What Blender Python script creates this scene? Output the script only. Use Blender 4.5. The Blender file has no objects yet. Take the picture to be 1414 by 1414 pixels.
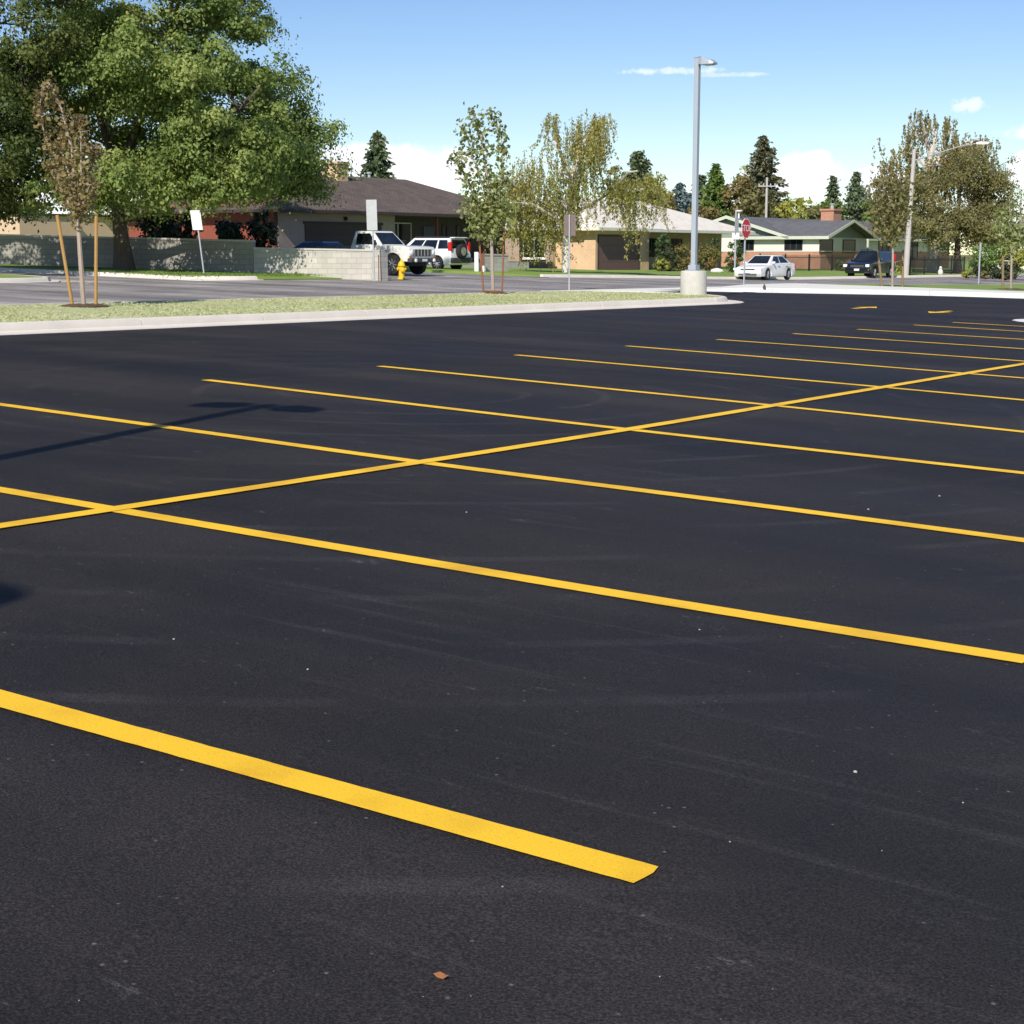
import bpy, bmesh, math, random
import numpy as np
from mathutils import Vector, Matrix

random.seed(11)
rng = np.random.default_rng(11)
R = math.radians
PI = math.pi
scene = bpy.context.scene
col = scene.collection

# ------------------------------------------------------------------ survey of the place
F, HOR, CAMZ = 2215.2, 350.0, 1.69          # focal length in photo pixels, horizon row, eye height
YAW = .9576                                  # bearing of the car park's grid (u along the rows, v across)
CU, SU = math.cos(YAW), math.sin(YAW)


def G(x, y):
    """height of the gently tilted ground"""
    xc = np.clip(x, -70, 70)
    yc = np.clip(y, -40, 150)
    t = np.clip((CU * x + SU * y - 55) / 35, 0, 1)
    return -.02248 * xc + .00926 * yc - .33 * t * t * (3 - 2 * t)


def XY(u, v):
    return CU * u - SU * v, SU * u + CU * v


def W(u, v, dz=0.):
    x, y = XY(u, v)
    return Vector((x, y, float(G(x, y)) + dz))


TH = math.atan2(707 - HOR, F)                 # the camera looks down by this much


def sight(px, py):
    """side and height run, per metre of distance, of the sight line through a photo pixel"""
    b = (py - 707) / F
    d = math.cos(TH) - b * math.sin(TH)
    return (px - 707) / F / d, (-math.sin(TH) - b * math.cos(TH)) / d


def PX(px, Z, dz=0., py=375):
    x = sight(px, py)[0] * Z
    return Vector((x, Z, float(G(x, Z)) + dz))


def lot_at(px, py):
    a, t = sight(px, py)
    Z = CAMZ / (-t + .00926 - .02248 * a)
    return a * Z, Z


def u_at(px, v):
    a = sight(px, 360)[0]
    y = v / (CU - SU * a)
    return y * (CU * a + SU)


def HZ(py, Z):
    """height of a point seen at row py at distance Z"""
    return CAMZ + sight(707, py)[1] * Z


# ------------------------------------------------------------------ object helpers
def tag(o, label=None, cat=None, group=None, kind=None):
    if label: o['label'] = label
    if cat: o['category'] = cat
    if group: o['group'] = group
    if kind: o['kind'] = kind
    return o


def thing(name, label, cat, loc=(0, 0, 0), rz=0., group=None):
    o = bpy.data.objects.new(name, None)
    o.empty_display_size = .2
    col.objects.link(o)
    o.location = loc
    o.rotation_euler = (0, 0, rz)
    return tag(o, label, cat, group)


def link(name, me, mat=None, parent=None):
    o = bpy.data.objects.new(name, me)
    col.objects.link(o)
    if mat: me.materials.append(mat)
    if parent: o.parent = parent
    return o


def kids(o):
    return [c for c in bpy.data.objects if c.parent == o]


def copy_tree(o, parent=None):
    c = o.copy()
    col.objects.link(c)
    c.parent = parent
    for ch in kids(o):
        copy_tree(ch, c)
    return c


class MB:
    def __init__(s):
        s.v, s.f = [], []

    def add(s, vs, fs):
        n = len(s.v)
        s.v += [tuple(p) for p in vs]
        s.f += [tuple(i + n for i in f) for f in fs]
        return s

    def box(s, x0, x1, y0, y1, z0, z1):
        return s.add([(x0, y0, z0), (x1, y0, z0), (x1, y1, z0), (x0, y1, z0),
                      (x0, y0, z1), (x1, y0, z1), (x1, y1, z1), (x0, y1, z1)],
                     [(0, 3, 2, 1), (4, 5, 6, 7), (0, 1, 5, 4), (1, 2, 6, 5), (2, 3, 7, 6), (3, 0, 4, 7)])

    def poly(s, pts):
        return s.add(pts, [tuple(range(len(pts)))])

    def prism(s, pts, d):
        """closed solid from a planar polygon pushed along the vector d"""
        n = len(pts)
        d = Vector(d)
        vs = [Vector(p) for p in pts] + [Vector(p) + d for p in pts]
        fs = [tuple(range(n))[::-1], tuple(range(n, 2 * n))]
        fs += [(i, (i + 1) % n, n + (i + 1) % n, n + i) for i in range(n)]
        return s.add(vs, fs)

    def tube(s, pts, rad, n=8, cap=True):
        pts = [Vector(p) for p in pts]
        if not hasattr(rad, '__len__'): rad = [rad] * len(pts)
        vs, fs = [], []
        for i, p in enumerate(pts):
            d = (pts[min(i + 1, len(pts) - 1)] - pts[max(i - 1, 0)])
            d = d.normalized() if d.length > 1e-9 else Vector((0, 0, 1))
            a = d.cross(Vector((0, 1, 0)) if abs(d.y) < .9 else Vector((1, 0, 0))).normalized()
            b = d.cross(a)
            for k in range(n):
                t = 2 * PI * k / n + .3
                vs.append(p + (a * math.cos(t) + b * math.sin(t)) * rad[i])
        for i in range(len(pts) - 1):
            for k in range(n):
                k2 = (k + 1) % n
                fs.append((i * n + k, i * n + k2, (i + 1) * n + k2, (i + 1) * n + k))
        if cap:
            fs.append(tuple(range(n))[::-1])
            fs.append(tuple(range((len(pts) - 1) * n, len(pts) * n)))
        return s.add(vs, fs)

    def lathe(s, prof, n=16, c=(0, 0, 0), axis='z'):
        vs, fs = [], []
        for r, z in prof:
            for k in range(n):
                t = 2 * PI * k / n
                p = (r * math.cos(t), r * math.sin(t), z)
                if axis == 'y': p = (p[0], z, p[1])
                if axis == 'x': p = (z, p[0], p[1])
                vs.append((p[0] + c[0], p[1] + c[1], p[2] + c[2]))
        m = len(prof)
        for i in range(m - 1):
            for k in range(n):
                k2 = (k + 1) % n
                fs.append((i * n + k, i * n + k2, (i + 1) * n + k2, (i + 1) * n + k))
        fs.append(tuple(range(n))[::-1])
        fs.append(tuple(range((m - 1) * n, m * n)))
        return s.add(vs, fs)

    def build(s, name, mat, parent=None, smooth=False, bevel=0., seg=2, recalc=True):
        me = bpy.data.meshes.new(name)
        me.from_pydata(s.v, [], s.f)
        if recalc:
            bm = bmesh.new()
            bm.from_mesh(me)
            bmesh.ops.recalc_face_normals(bm, faces=bm.faces)
            bm.to_mesh(me)
            bm.free()
        if smooth:
            me.polygons.foreach_set('use_smooth', [True] * len(me.polygons))
            me.set_sharp_from_angle(angle=R(40))
        me.update()
        o = link(name, me, mat, parent)
        if bevel:
            m = o.modifiers.new('bevel', 'BEVEL')
            m.width = bevel
            m.segments = seg
            m.limit_method = 'ANGLE'
            m.angle_limit = R(40)
        return o


# ------------------------------------------------------------------ materials
def nt_new(name):
    m = bpy.data.materials.new(name)
    m.use_nodes = True
    nt = m.node_tree
    b = nt.nodes['Principled BSDF']
    return m, nt, b


def node(nt, typ, **kw):
    n = nt.nodes.new(typ)
    for k, v in kw.items():
        if k in n.inputs.keys():
            n.inputs[k].default_value = v
        else:
            setattr(n, k, v)
    return n


def ramp(nt, stops, interp='LINEAR'):
    n = nt.nodes.new('ShaderNodeValToRGB')
    n.color_ramp.interpolation = interp
    e = n.color_ramp.elements
    while len(e) < len(stops): e.new(.5)
    for i, (p, c) in enumerate(stops):
        e[i].position = p
        e[i].color = c if len(c) == 4 else (*c, 1)
    return n


def sc(c, k):
    return tuple(min(1., x * k) for x in c)


def mat(name, c, rough=.7, var=.15, scale=3., metal=0., bump=0., bscale=40., spec=.4, stretch=None, detail=5):
    """plain surface with some natural unevenness of colour and relief"""
    m, nt, b = nt_new(name)
    L = nt.links.new
    tc = node(nt, 'ShaderNodeTexCoord')
    src = tc.outputs['Object']
    if stretch:
        mp = node(nt, 'ShaderNodeMapping')
        mp.inputs['Scale'].default_value = stretch
        L(src, mp.inputs['Vector'])
        src = mp.outputs['Vector']
    n1 = node(nt, 'ShaderNodeTexNoise', Scale=scale, Detail=detail, Roughness=.65)
    L(src, n1.inputs['Vector'])
    r = ramp(nt, [(.25, sc(c, 1 - var)), (.75, sc(c, 1 + var))])
    L(n1.outputs['Fac'], r.inputs['Fac'])
    L(r.outputs['Color'], b.inputs['Base Color'])
    b.inputs['Roughness'].default_value = rough
    b.inputs['Metallic'].default_value = metal
    b.inputs['Specular IOR Level'].default_value = spec
    if bump:
        n2 = node(nt, 'ShaderNodeTexNoise', Scale=bscale, Detail=4)
        L(src, n2.inputs['Vector'])
        bp = node(nt, 'ShaderNodeBump', Strength=bump, Distance=.02)
        L(n2.outputs['Fac'], bp.inputs['Height'])
        L(bp.outputs['Normal'], b.inputs['Normal'])
    return m


def brick_mat(name, c1, c2, mortar, bw, bh, mw=.01, rough=.85, bump=.4, offset=.5, axis='xz', var=.12):
    m, nt, b = nt_new(name)
    L = nt.links.new
    tc = node(nt, 'ShaderNodeTexCoord')
    geo = node(nt, 'ShaderNodeSeparateXYZ')
    L(tc.outputs['Object'], geo.inputs[0])
    add = node(nt, 'ShaderNodeMath', operation='ADD')
    L(geo.outputs['X'], add.inputs[0]); L(geo.outputs['Y'], add.inputs[1])
    comb = node(nt, 'ShaderNodeCombineXYZ')
    if axis == 'xz':
        L(add.outputs[0], comb.inputs['X']); L(geo.outputs['Z'], comb.inputs['Y'])
    else:
        L(geo.outputs['X'], comb.inputs['X']); L(geo.outputs['Y'], comb.inputs['Y'])
    br = node(nt, 'ShaderNodeTexBrick')
    br.offset = offset
    br.inputs['Scale'].default_value = 1
    br.inputs['Brick Width'].default_value = bw
    br.inputs['Row Height'].default_value = bh
    br.inputs['Mortar Size'].default_value = mw
    br.inputs['Color1'].default_value = (*c1, 1)
    br.inputs['Color2'].default_value = (*c2, 1)
    br.inputs['Mortar'].default_value = (*mortar, 1)
    L(comb.outputs[0], br.inputs['Vector'])
    n1 = node(nt, 'ShaderNodeTexNoise', Scale=1.2, Detail=6)
    L(tc.outputs['Object'], n1.inputs['Vector'])
    r = ramp(nt, [(.2, (1 - var,) * 3), (.8, (1 + var,) * 3)])
    L(n1.outputs['Fac'], r.inputs['Fac'])
    mx = node(nt, 'ShaderNodeMixRGB', blend_type='MULTIPLY')
    mx.inputs['Fac'].default_value = 1
    L(br.outputs['Color'], mx.inputs['Color1']); L(r.outputs['Color'], mx.inputs['Color2'])
    L(mx.outputs['Color'], b.inputs['Base Color'])
    b.inputs['Roughness'].default_value = rough
    b.inputs['Specular IOR Level'].default_value = .25
    bp = node(nt, 'ShaderNodeBump', Strength=bump, Distance=.02, invert=True)
    L(br.outputs['Fac'], bp.inputs['Height'])
    L(bp.outputs['Normal'], b.inputs['Normal'])
    return m


def leaf_mat(name, c1, c2, c3=None, trans=.3, rough=.55, nscale=.35):
    m, nt, b = nt_new(name)
    L = nt.links.new
    c3 = c3 or c2
    g = node(nt, 'ShaderNodeNewGeometry')
    tc = node(nt, 'ShaderNodeTexCoord')
    n1 = node(nt, 'ShaderNodeTexNoise', Scale=nscale, Detail=2)
    L(tc.outputs['Object'], n1.inputs['Vector'])
    mth = node(nt, 'ShaderNodeMath', operation='MULTIPLY_ADD')
    L(g.outputs['Random Per Island'], mth.inputs[0])
    mth.inputs[1].default_value = .55
    sub = node(nt, 'ShaderNodeMath', operation='MULTIPLY_ADD')
    L(n1.outputs['Fac'], sub.inputs[0]); sub.inputs[1].default_value = 1.4; sub.inputs[2].default_value = -.48
    L(sub.outputs[0], mth.inputs[2])
    r = ramp(nt, [(0, c1), (.5, c2), (1, c3)])
    L(mth.outputs[0], r.inputs['Fac'])
    L(r.outputs['Color'], b.inputs['Base Color'])
    b.inputs['Roughness'].default_value = rough
    b.inputs['Specular IOR Level'].default_value = .35
    t = node(nt, 'ShaderNodeBsdfTranslucent')
    hs = node(nt, 'ShaderNodeHueSaturation', Saturation=1.1, Value=1.3)
    L(r.outputs['Color'], hs.inputs['Color'])
    L(hs.outputs['Color'], t.inputs['Color'])
    mx = node(nt, 'ShaderNodeMixShader')
    mx.inputs[0].default_value = trans
    L(b.outputs[0], mx.inputs[1]); L(t.outputs[0], mx.inputs[2])
    L(mx.outputs[0], nt.nodes['Material Output'].inputs['Surface'])
    return m


def asphalt_mat(name, base, coarse=1., new=True):
    """sealed car-park asphalt: aggregate, roller lanes, dusty scuffs and specks"""
    m, nt, b = nt_new(name)
    L = nt.links.new
    tc = node(nt, 'ShaderNodeTexCoord')
    O = tc.outputs['Object']

    grid = node(nt, 'ShaderNodeCombineXYZ')
    for ax_, dv in (('X', (CU, SU, 0)), ('Y', (-SU, CU, 0))):
        vm = node(nt, 'ShaderNodeVectorMath', operation='DOT_PRODUCT')
        L(O, vm.inputs[0])
        vm.inputs[1].default_value = dv
        L(vm.outputs['Value'], grid.inputs[ax_])

    def mapping(scale, rot=0.):
        mp = node(nt, 'ShaderNodeMapping')
        mp.inputs['Scale'].default_value = scale
        mp.inputs['Rotation'].default_value = (0, 0, rot)
        L(grid.outputs[0], mp.inputs['Vector'])
        return mp.outputs['Vector']

    def noise(vec, s, d=4., ro=.6, dist=0.):
        n = node(nt, 'ShaderNodeTexNoise', Scale=s, Detail=d, Roughness=ro, Distortion=dist)
        L(vec, n.inputs['Vector'])
        return n.outputs['Fac']

    def rmp(fac, stops):
        r = ramp(nt, stops)
        L(fac, r.inputs['Fac'])
        return r.outputs['Color']

    def mix(fac, a, c, mode='MIX'):
        x = node(nt, 'ShaderNodeMixRGB', blend_type=mode)
        for sck, val in (('Fac', fac), ('Color1', a), ('Color2', c)):
            if hasattr(val, 'is_linked') or hasattr(val, 'links'):
                L(val, x.inputs[sck])
            elif isinstance(val, tuple):
                x.inputs[sck].default_value = (*val, 1)
            else:
                x.inputs[sck].default_value = val
        return x.outputs['Color']

    w = (1., 1., 1.)
    g = lambda k: (k, k, k)
    agg = noise(O, 120 / coarse, 2, .75)
    c = mix(1., base, rmp(agg, [(.34, g(.35)), (.5, g(.95)), (.66, g(2.1))]), 'MULTIPLY')
    # roller lanes, lying across the rows, and broad patches
    lane = noise(mapping((.55, .05, 1)), 1., 4, .55)
    c = mix(1., c, rmp(lane, [(.36, g(.68)), (.5, g(1.)), (.64, g(1.45))]), 'MULTIPLY')
    patch = noise(O, .35, 5, .6, .4)
    c = mix(1., c, rmp(patch, [(.36, g(.78)), (.64, g(1.28))]), 'MULTIPLY')
    if new:
        grain = rmp(noise(O, 90, 2, .8), [(.44, g(.12)), (.60, g(1.))])
        # thin pale drag marks
        st = noise(mapping((8., .28, 1)), 1., 7, .72)
        st2 = noise(O, .25, 3)
        f = mix(1., rmp(st, [(.55, g(0.)), (.70, g(.25))]), rmp(st2, [(.42, g(0.)), (.56, g(1.))]), 'MULTIPLY')
        c = mix(mix(1., f, grain, 'MULTIPLY'), c, (.20, .19, .185))
        # marks left by turning tyres
        wv = node(nt, 'ShaderNodeTexWave', wave_type='RINGS', rings_direction='Z', Scale=.36, Distortion=2.5, Detail=2)
        wv.inputs['Detail Scale'].default_value = .35
        mpc = node(nt, 'ShaderNodeMapping')
        mpc.inputs['Location'].default_value = (1.2, -17.5, 0)
        L(O, mpc.inputs['Vector'])
        L(mpc.outputs['Vector'], wv.inputs['Vector'])
        f2 = mix(1., rmp(wv.outputs['Fac'], [(.93, g(0.)), (.99, g(.16))]), rmp(noise(O, .45, 4), [(.46, g(0.)), (.56, g(1.))]), 'MULTIPLY')
        c = mix(mix(1., f2, grain, 'MULTIPLY'), c, (.17, .16, .16))
        # scraped dusty blotches
        bl = noise(mapping((6., 2.2, 1)), 1.3, 9, .8, .4)
        f3 = mix(1., rmp(bl, [(.60, g(0.)), (.70, g(.85))]), rmp(noise(O, .8, 2), [(.47, g(0.)), (.6, g(1.))]), 'MULTIPLY')
        c = mix(mix(1., f3, grain, 'MULTIPLY'), c, (.34, .32, .30))
        # brown dust tint
        c = mix(rmp(noise(O, .16, 3), [(.48, g(0.)), (.75, g(.20))]), c, (.05, .036, .031))
        # small pale chips in the surface
        for vs_, th, col_ in ((21., .91, (.17, .15, .14)), (60., .92, (.12, .105, .10))):
            vo = node(nt, 'ShaderNodeTexVoronoi', Scale=vs_)
            L(O, vo.inputs['Vector'])
            vsep = node(nt, 'ShaderNodeSeparateColor')
            L(vo.outputs['Color'], vsep.inputs[0])
            f4 = mix(1., rmp(vo.outputs['Distance'], [(.05, g(.9)), (.16, g(0.))]), rmp(vsep.outputs[0], [(th, g(0.)), (th + .04, g(1.))]), 'MULTIPLY')
            c = mix(f4, c, col_)
    L(c, b.inputs['Base Color'])
    L(rmp(patch, [(.3, g(.62)), (.7, g(.8))]), b.inputs['Roughness'])
    b.inputs['Specular IOR Level'].default_value = .26
    bp = node(nt, 'ShaderNodeBump', Strength=.8, Distance=.008)
    L(agg, bp.inputs['Height'])
    bp2 = node(nt, 'ShaderNodeBump', Strength=.25, Distance=.03)
    L(noise(O, 6., 3), bp2.inputs['Height'])
    L(bp.outputs['Normal'], bp2.inputs['Normal'])
    L(bp2.outputs['Normal'], b.inputs['Normal'])
    return m


def grass_mat(name, c1, c2, c3):
    m, nt, b = nt_new(name)
    L = nt.links.new
    tc = node(nt, 'ShaderNodeTexCoord')
    n1 = node(nt, 'ShaderNodeTexNoise', Scale=.45, Detail=6, Roughness=.65)
    n2 = node(nt, 'ShaderNodeTexNoise', Scale=14., Detail=5, Roughness=.75)
    L(tc.outputs['Object'], n1.inputs['Vector']); L(tc.outputs['Object'], n2.inputs['Vector'])
    ad = node(nt, 'ShaderNodeMath', operation='ADD')
    L(n1.outputs['Fac'], ad.inputs[0]); L(n2.outputs['Fac'], ad.inputs[1])
    ml = node(nt, 'ShaderNodeMath', operation='MULTIPLY')
    L(ad.outputs[0], ml.inputs[0]); ml.inputs[1].default_value = .5
    r = ramp(nt, [(.30, c1), (.5, c2), (.70, c3)])
    L(ml.outputs[0], r.inputs['Fac'])
    L(r.outputs['Color'], b.inputs['Base Color'])
    b.inputs['Roughness'].default_value = .9
    b.inputs['Specular IOR Level'].default_value = .15
    bp = node(nt, 'ShaderNodeBump', Strength=.3, Distance=.04)
    n3 = node(nt, 'ShaderNodeTexNoise', Scale=35., Detail=4)
    L(tc.outputs['Object'], n3.inputs['Vector'])
    L(n3.outputs['Fac'], bp.inputs['Height'])
    L(bp.outputs['Normal'], b.inputs['Normal'])
    return m


def paint_mat():
    m, nt, b = nt_new('yellow_line_paint')
    L = nt.links.new
    tc = node(nt, 'ShaderNodeTexCoord')
    n1 = node(nt, 'ShaderNodeTexNoise', Scale=140., Detail=3, Roughness=.7)
    n2 = node(nt, 'ShaderNodeTexNoise', Scale=2.2, Detail=5)
    L(tc.outputs['Object'], n1.inputs['Vector']); L(tc.outputs['Object'], n2.inputs['Vector'])
    r = ramp(nt, [(.27, (.10, .055, .008)), (.34, (.88, .50, .012)), (.7, (.97, .60, .016))])
    L(n1.outputs['Fac'], r.inputs['Fac'])
    r2 = ramp(nt, [(.32, (.80, .75, .72)), (.5, (.97, .97, .97)), (.7, (1.04, 1.04, 1.04))])
    L(n2.outputs['Fac'], r2.inputs['Fac'])
    mx = node(nt, 'ShaderNodeMixRGB', blend_type='MULTIPLY')
    mx.inputs['Fac'].default_value = 1.
    L(r.outputs['Color'], mx.inputs['Color1']); L(r2.outputs['Color'], mx.inputs['Color2'])
    L(mx.outputs['Color'], b.inputs['Base Color'])
    b.inputs['Roughness'].default_value = .65
    bp = node(nt, 'ShaderNodeBump', Strength=.5, Distance=.005)
    L(n1.outputs['Fac'], bp.inputs['Height'])
    L(bp.outputs['Normal'], b.inputs['Normal'])
    return m


def paintwork(name, c, rough=.25):
    m, nt, b = nt_new(name)
    b.inputs['Base Color'].default_value = (*c, 1)
    b.inputs['Roughness'].default_value = rough
    b.inputs['Coat Weight'].default_value = .6
    b.inputs['Coat Roughness'].default_value = .06
    tc = node(nt, 'ShaderNodeTexCoord')
    n = node(nt, 'ShaderNodeTexNoise', Scale=3., Detail=4)
    nt.links.new(tc.outputs['Object'], n.inputs['Vector'])
    r = ramp(nt, [(.3, sc(c, .93)), (.7, sc(c, 1.04))])
    nt.links.new(n.outputs['Fac'], r.inputs['Fac'])
    nt.links.new(r.outputs['Color'], b.inputs['Base Color'])
    return m


M = {}
M['lot'] = asphalt_mat('new_asphalt', (.0196, .0160, .0146))
M['street'] = asphalt_mat('worn_street_asphalt', (.235, .215, .20), 1.5, new=False)
M['paint'] = paint_mat()
M['kerb'] = mat('kerb_concrete', (.66, .60, .52), .85, .1, 1.2, bump=.3, bscale=60)
M['walk'] = mat('sidewalk_concrete', (.72, .70, .63), .85, .07, .8, bump=.2, bscale=60)
M['concrete'] = mat('cast_concrete', (.50, .48, .43), .85, .14, 2.5, bump=.3, bscale=50)
M['drygrass'] = grass_mat('dry_verge_grass', (.30, .34, .14), (.46, .48, .25), (.60, .58, .36))
M['lawn'] = grass_mat('green_lawn', (.13, .20, .045), (.20, .285, .07), (.28, .34, .10))
M['dirt'] = grass_mat('rough_ground', (.10, .12, .04), (.17, .17, .07), (.24, .21, .10))
M['mulch'] = mat('bark_mulch', (.10, .06, .035), .95, .4, 20, bump=.6)
M['galv'] = mat('galvanised_steel', (.46, .48, .50), .45, .08, 5, metal=.35)
M['steelpaint'] = mat('grey_painted_steel', (.38, .42, .47), .4, .04, 2, metal=.1)
M['signback'] = mat('sign_back_aluminium', (.50, .52, .51), .5, .08, 6, metal=.2)
M['signwhite'] = mat('sign_white', (.75, .78, .76), .5, .05, 6)
M['signbrown'] = mat('sign_back_brown', (.17, .125, .11), .6, .1, 6)
M['red'] = mat('sign_red', (.50, .018, .03), .45, .05, 6)
M['white'] = mat('white_paint', (.78, .78, .76), .6, .05, 4)
M['offwhite'] = mat('cream_siding', (.74, .71, .60), .7, .05, 3)
M['cream_trim'] = mat('pale_green_trim', (.55, .58, .47), .6, .06, 4)
M['green_siding'] = mat('green_siding', (.25, .28, .225), .7, .08, 4, stretch=(1, 1, 12))
M['taupe'] = mat('taupe_stucco', (.38, .305, .26), .9, .08, 2, bump=.2)
M['redwall'] = mat('red_wood_siding', (.25, .068, .040), .8, .18, 4, stretch=(8, 8, .6))
M['tanbuild'] = mat('tan_stucco', (.60, .43, .29), .85, .06, 1.5, bump=.15)
M['dkbrown'] = mat('dark_brown_wood', (.055, .04, .036), .7, .2, 4)
M['redtrim'] = mat('red_brown_trim', (.17, .07, .05), .7, .15, 4)
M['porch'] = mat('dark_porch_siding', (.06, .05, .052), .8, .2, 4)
M['gdoor1'] = mat('garage_door_brown', (.05, .036, .033), .6, .15, 4)
M['gdoor2'] = mat('garage_door_redbrown', (.15, .088, .082), .6, .08, 4)
M['bluedoor'] = mat('blue_door_paint', (.035, .05, .075), .5, .1, 4)
M['brick_tan'] = brick_mat('tan_brick', (.70, .46, .28), (.63, .40, .24), (.62, .47, .33), .22, .075)
M['brick_taupe'] = brick_mat('taupe_brick', (.45, .34, .245), (.39, .29, .21), (.41, .33, .25), .22, .075)
M['brick_red'] = brick_mat('orange_red_brick', (.52, .245, .145), (.43, .185, .105), (.48, .34, .26), .22, .075)
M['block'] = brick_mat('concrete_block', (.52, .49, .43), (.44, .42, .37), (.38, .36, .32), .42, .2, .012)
M['block_dk'] = brick_mat('shade_toned_block', (.33, .31, .27), (.28, .265, .23), (.23, .215, .19), .42, .2, .012)  # block colour darkened to carry the big tree's shade on the long wall
M['shingle_dk'] = brick_mat('brown_shingle', (.150, .118, .098), (.115, .09, .076), (.07, .055, .048), .3, .14, .012, axis='xy', var=.25)
M['shingle_cream'] = brick_mat('cream_shingle', (.80, .74, .645), (.73, .675, .59), (.62, .57, .50), .3, .14, .01, axis='xy', var=.1)
M['shingle_grey'] = brick_mat('grey_shingle', (.17, .17, .175), (.13, .13, .135), (.08, .08, .085), .3, .14, .012, axis='xy', var=.2)
M['yellow'] = mat('hydrant_yellow', (.78, .50, .02), .45, .06, 5)
M['wood'] = mat('stake_wood', (.40, .23, .075), .8, .2, 8, stretch=(10, 10, 1))
M['wood_old'] = mat('weathered_stake_wood', (.25, .165, .10), .85, .2, 8, stretch=(10, 10, 1))
M['rust'] = mat('rusty_steel', (.24, .105, .05), .85, .25, 12)
M['polewood'] = mat('pale_pole', (.46, .43, .395), .75, .12, 5, stretch=(4, 4, .4))
M['black'] = mat('black_rubber', (.02, .02, .021), .8, .2, 10)
M['blackmetal'] = mat('black_iron', (.022, .021, .022), .6, .2, 10)
M['chrome'] = mat('bright_metal', (.62, .62, .63), .2, .05, 4, metal=.9)
M['lens'] = mat('headlamp_lens', (.80, .80, .80), .12, .03, 4)
M['redlens'] = mat('tail_lamp_lens', (.55, .015, .015), .2, .05, 4)
M['amber'] = mat('amber_lens', (.7, .22, .02), .2, .05, 4)
M['carwhite'] = paintwork('car_white', (.80, .80, .78))
M['truckwhite'] = paintwork('truck_cream_white', (.74, .73, .66), .35)
M['carblack'] = paintwork('car_black', (.008, .009, .013), .2)
M['carblue'] = paintwork('car_blue', (.02, .06, .16), .25)
M['greyplastic'] = mat('grey_bumper_plastic', (.06, .06, .065), .65, .1, 6)
M['bedgrey'] = mat('bed_grey', (.16, .165, .17), .55, .15, 6)
M['bark'] = mat('grey_brown_bark', (.13, .10, .075), .95, .3, 5, bump=.8, bscale=14, stretch=(3, 3, .7))
M['barkdk'] = mat('dark_bark', (.07, .052, .04), .95, .3, 6, bump=.6, bscale=16, stretch=(3, 3, .7))
M['barkyoung'] = mat('young_bark', (.36, .29, .23), .85, .2, 8, stretch=(2, 2, .5))
M['barkbirch'] = mat('birch_bark', (.62, .57, .50), .8, .22, 3, stretch=(1, 1, 5))
M['rock'] = mat('pale_rock', (.62, .60, .56), .9, .15, 5, bump=.5, bscale=8)
M['dryleaf'] = mat('dry_leaf', (.26, .10, .035), .8, .25, 40)
M['stone'] = mat('crushed_gravel_bit', (.40, .36, .33), .9, .25, 40)


def glass_mat(name='window_glass', spec=.1, rough=.12):
    m, nt, b = nt_new(name)
    tc = node(nt, 'ShaderNodeTexCoord')
    n = node(nt, 'ShaderNodeTexNoise', Scale=.8, Detail=2)
    nt.links.new(tc.outputs['Object'], n.inputs['Vector'])
    r = ramp(nt, [(.35, (.006, .008, .010)), (.7, (.02, .028, .034))])
    nt.links.new(n.outputs['Fac'], r.inputs['Fac'])
    nt.links.new(r.outputs['Color'], b.inputs['Base Color'])
    b.inputs['Roughness'].default_value = rough
    b.inputs['Specular IOR Level'].default_value = spec
    return m


M['glass'] = glass_mat()
M['carglass'] = glass_mat('car_glass', .75, .04)

# foliage
M['lf_maple'] = leaf_mat('big_tree_leaves', (0.1, 0.155, 0.036), (0.225, 0.295, 0.075), (0.4, 0.44, 0.145), 0.42)
M['lf_dark'] = leaf_mat('shade_tree_leaves', (0.043, 0.069, 0.014), (0.090, 0.121, 0.026), (0.156, 0.178, 0.042), .28)
M['lf_brown'] = leaf_mat('turning_brown_leaves', (0.17, 0.12, 0.05), (0.28, 0.215, 0.095), (0.27, 0.28, 0.105), .3)
M['lf_young'] = leaf_mat('young_tree_leaves', (0.15, 0.18, 0.055), (0.28, 0.31, 0.11), (0.43, 0.44, 0.18), .35)
M['lf_birch'] = leaf_mat('weeping_birch_leaves', (0.22, 0.235, 0.065), (0.37, 0.36, 0.1), (0.54, 0.42, 0.14), 0.42)
M['lf_birch2'] = leaf_mat('rusty_birch_leaves', (0.19, 0.185, 0.075), (0.31, 0.275, 0.105), (0.44, 0.33, 0.12), 0.45)
M['lf_olive'] = leaf_mat('olive_leaves', (0.13, 0.13, 0.05), (0.235, 0.22, 0.085), (0.34, 0.305, 0.125), 0.45)
M['lf_spruce'] = leaf_mat('spruce_needles', (0.048, 0.080, 0.042), (0.099, 0.137, 0.068), (0.187, 0.210, 0.095), .1)
M['lf_spruce_blue'] = leaf_mat('blue_spruce_needles', (0.070, 0.116, 0.116), (0.132, 0.186, 0.186), (0.202, 0.256, 0.240), .1)
M['lf_spruce_brown'] = leaf_mat('brownish_spruce_needles', (.065, .078, .042), (.13, .135, .07), (.21, .185, .095), .1)
M['lf_green'] = leaf_mat('green_leaves', (0.078, 0.132, 0.031), (0.155, 0.232, 0.054), (0.264, 0.333, 0.093), .3)
M['lf_rustbush'] = leaf_mat('rust_bush_leaves', (0.15, 0.115, 0.045), (0.26, 0.2, 0.075), (0.31, 0.27, 0.095), 0.35)
M['lf_redgreen'] = leaf_mat('red_green_shrub', (0.078, 0.116, 0.031), (0.186, 0.178, 0.046), (0.372, 0.132, 0.054), .25)
M['lf_yellow'] = leaf_mat('yellow_green_shrub', (0.155, 0.202, 0.031), (0.326, 0.341, 0.062), (0.512, 0.465, 0.109), .3)
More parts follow.
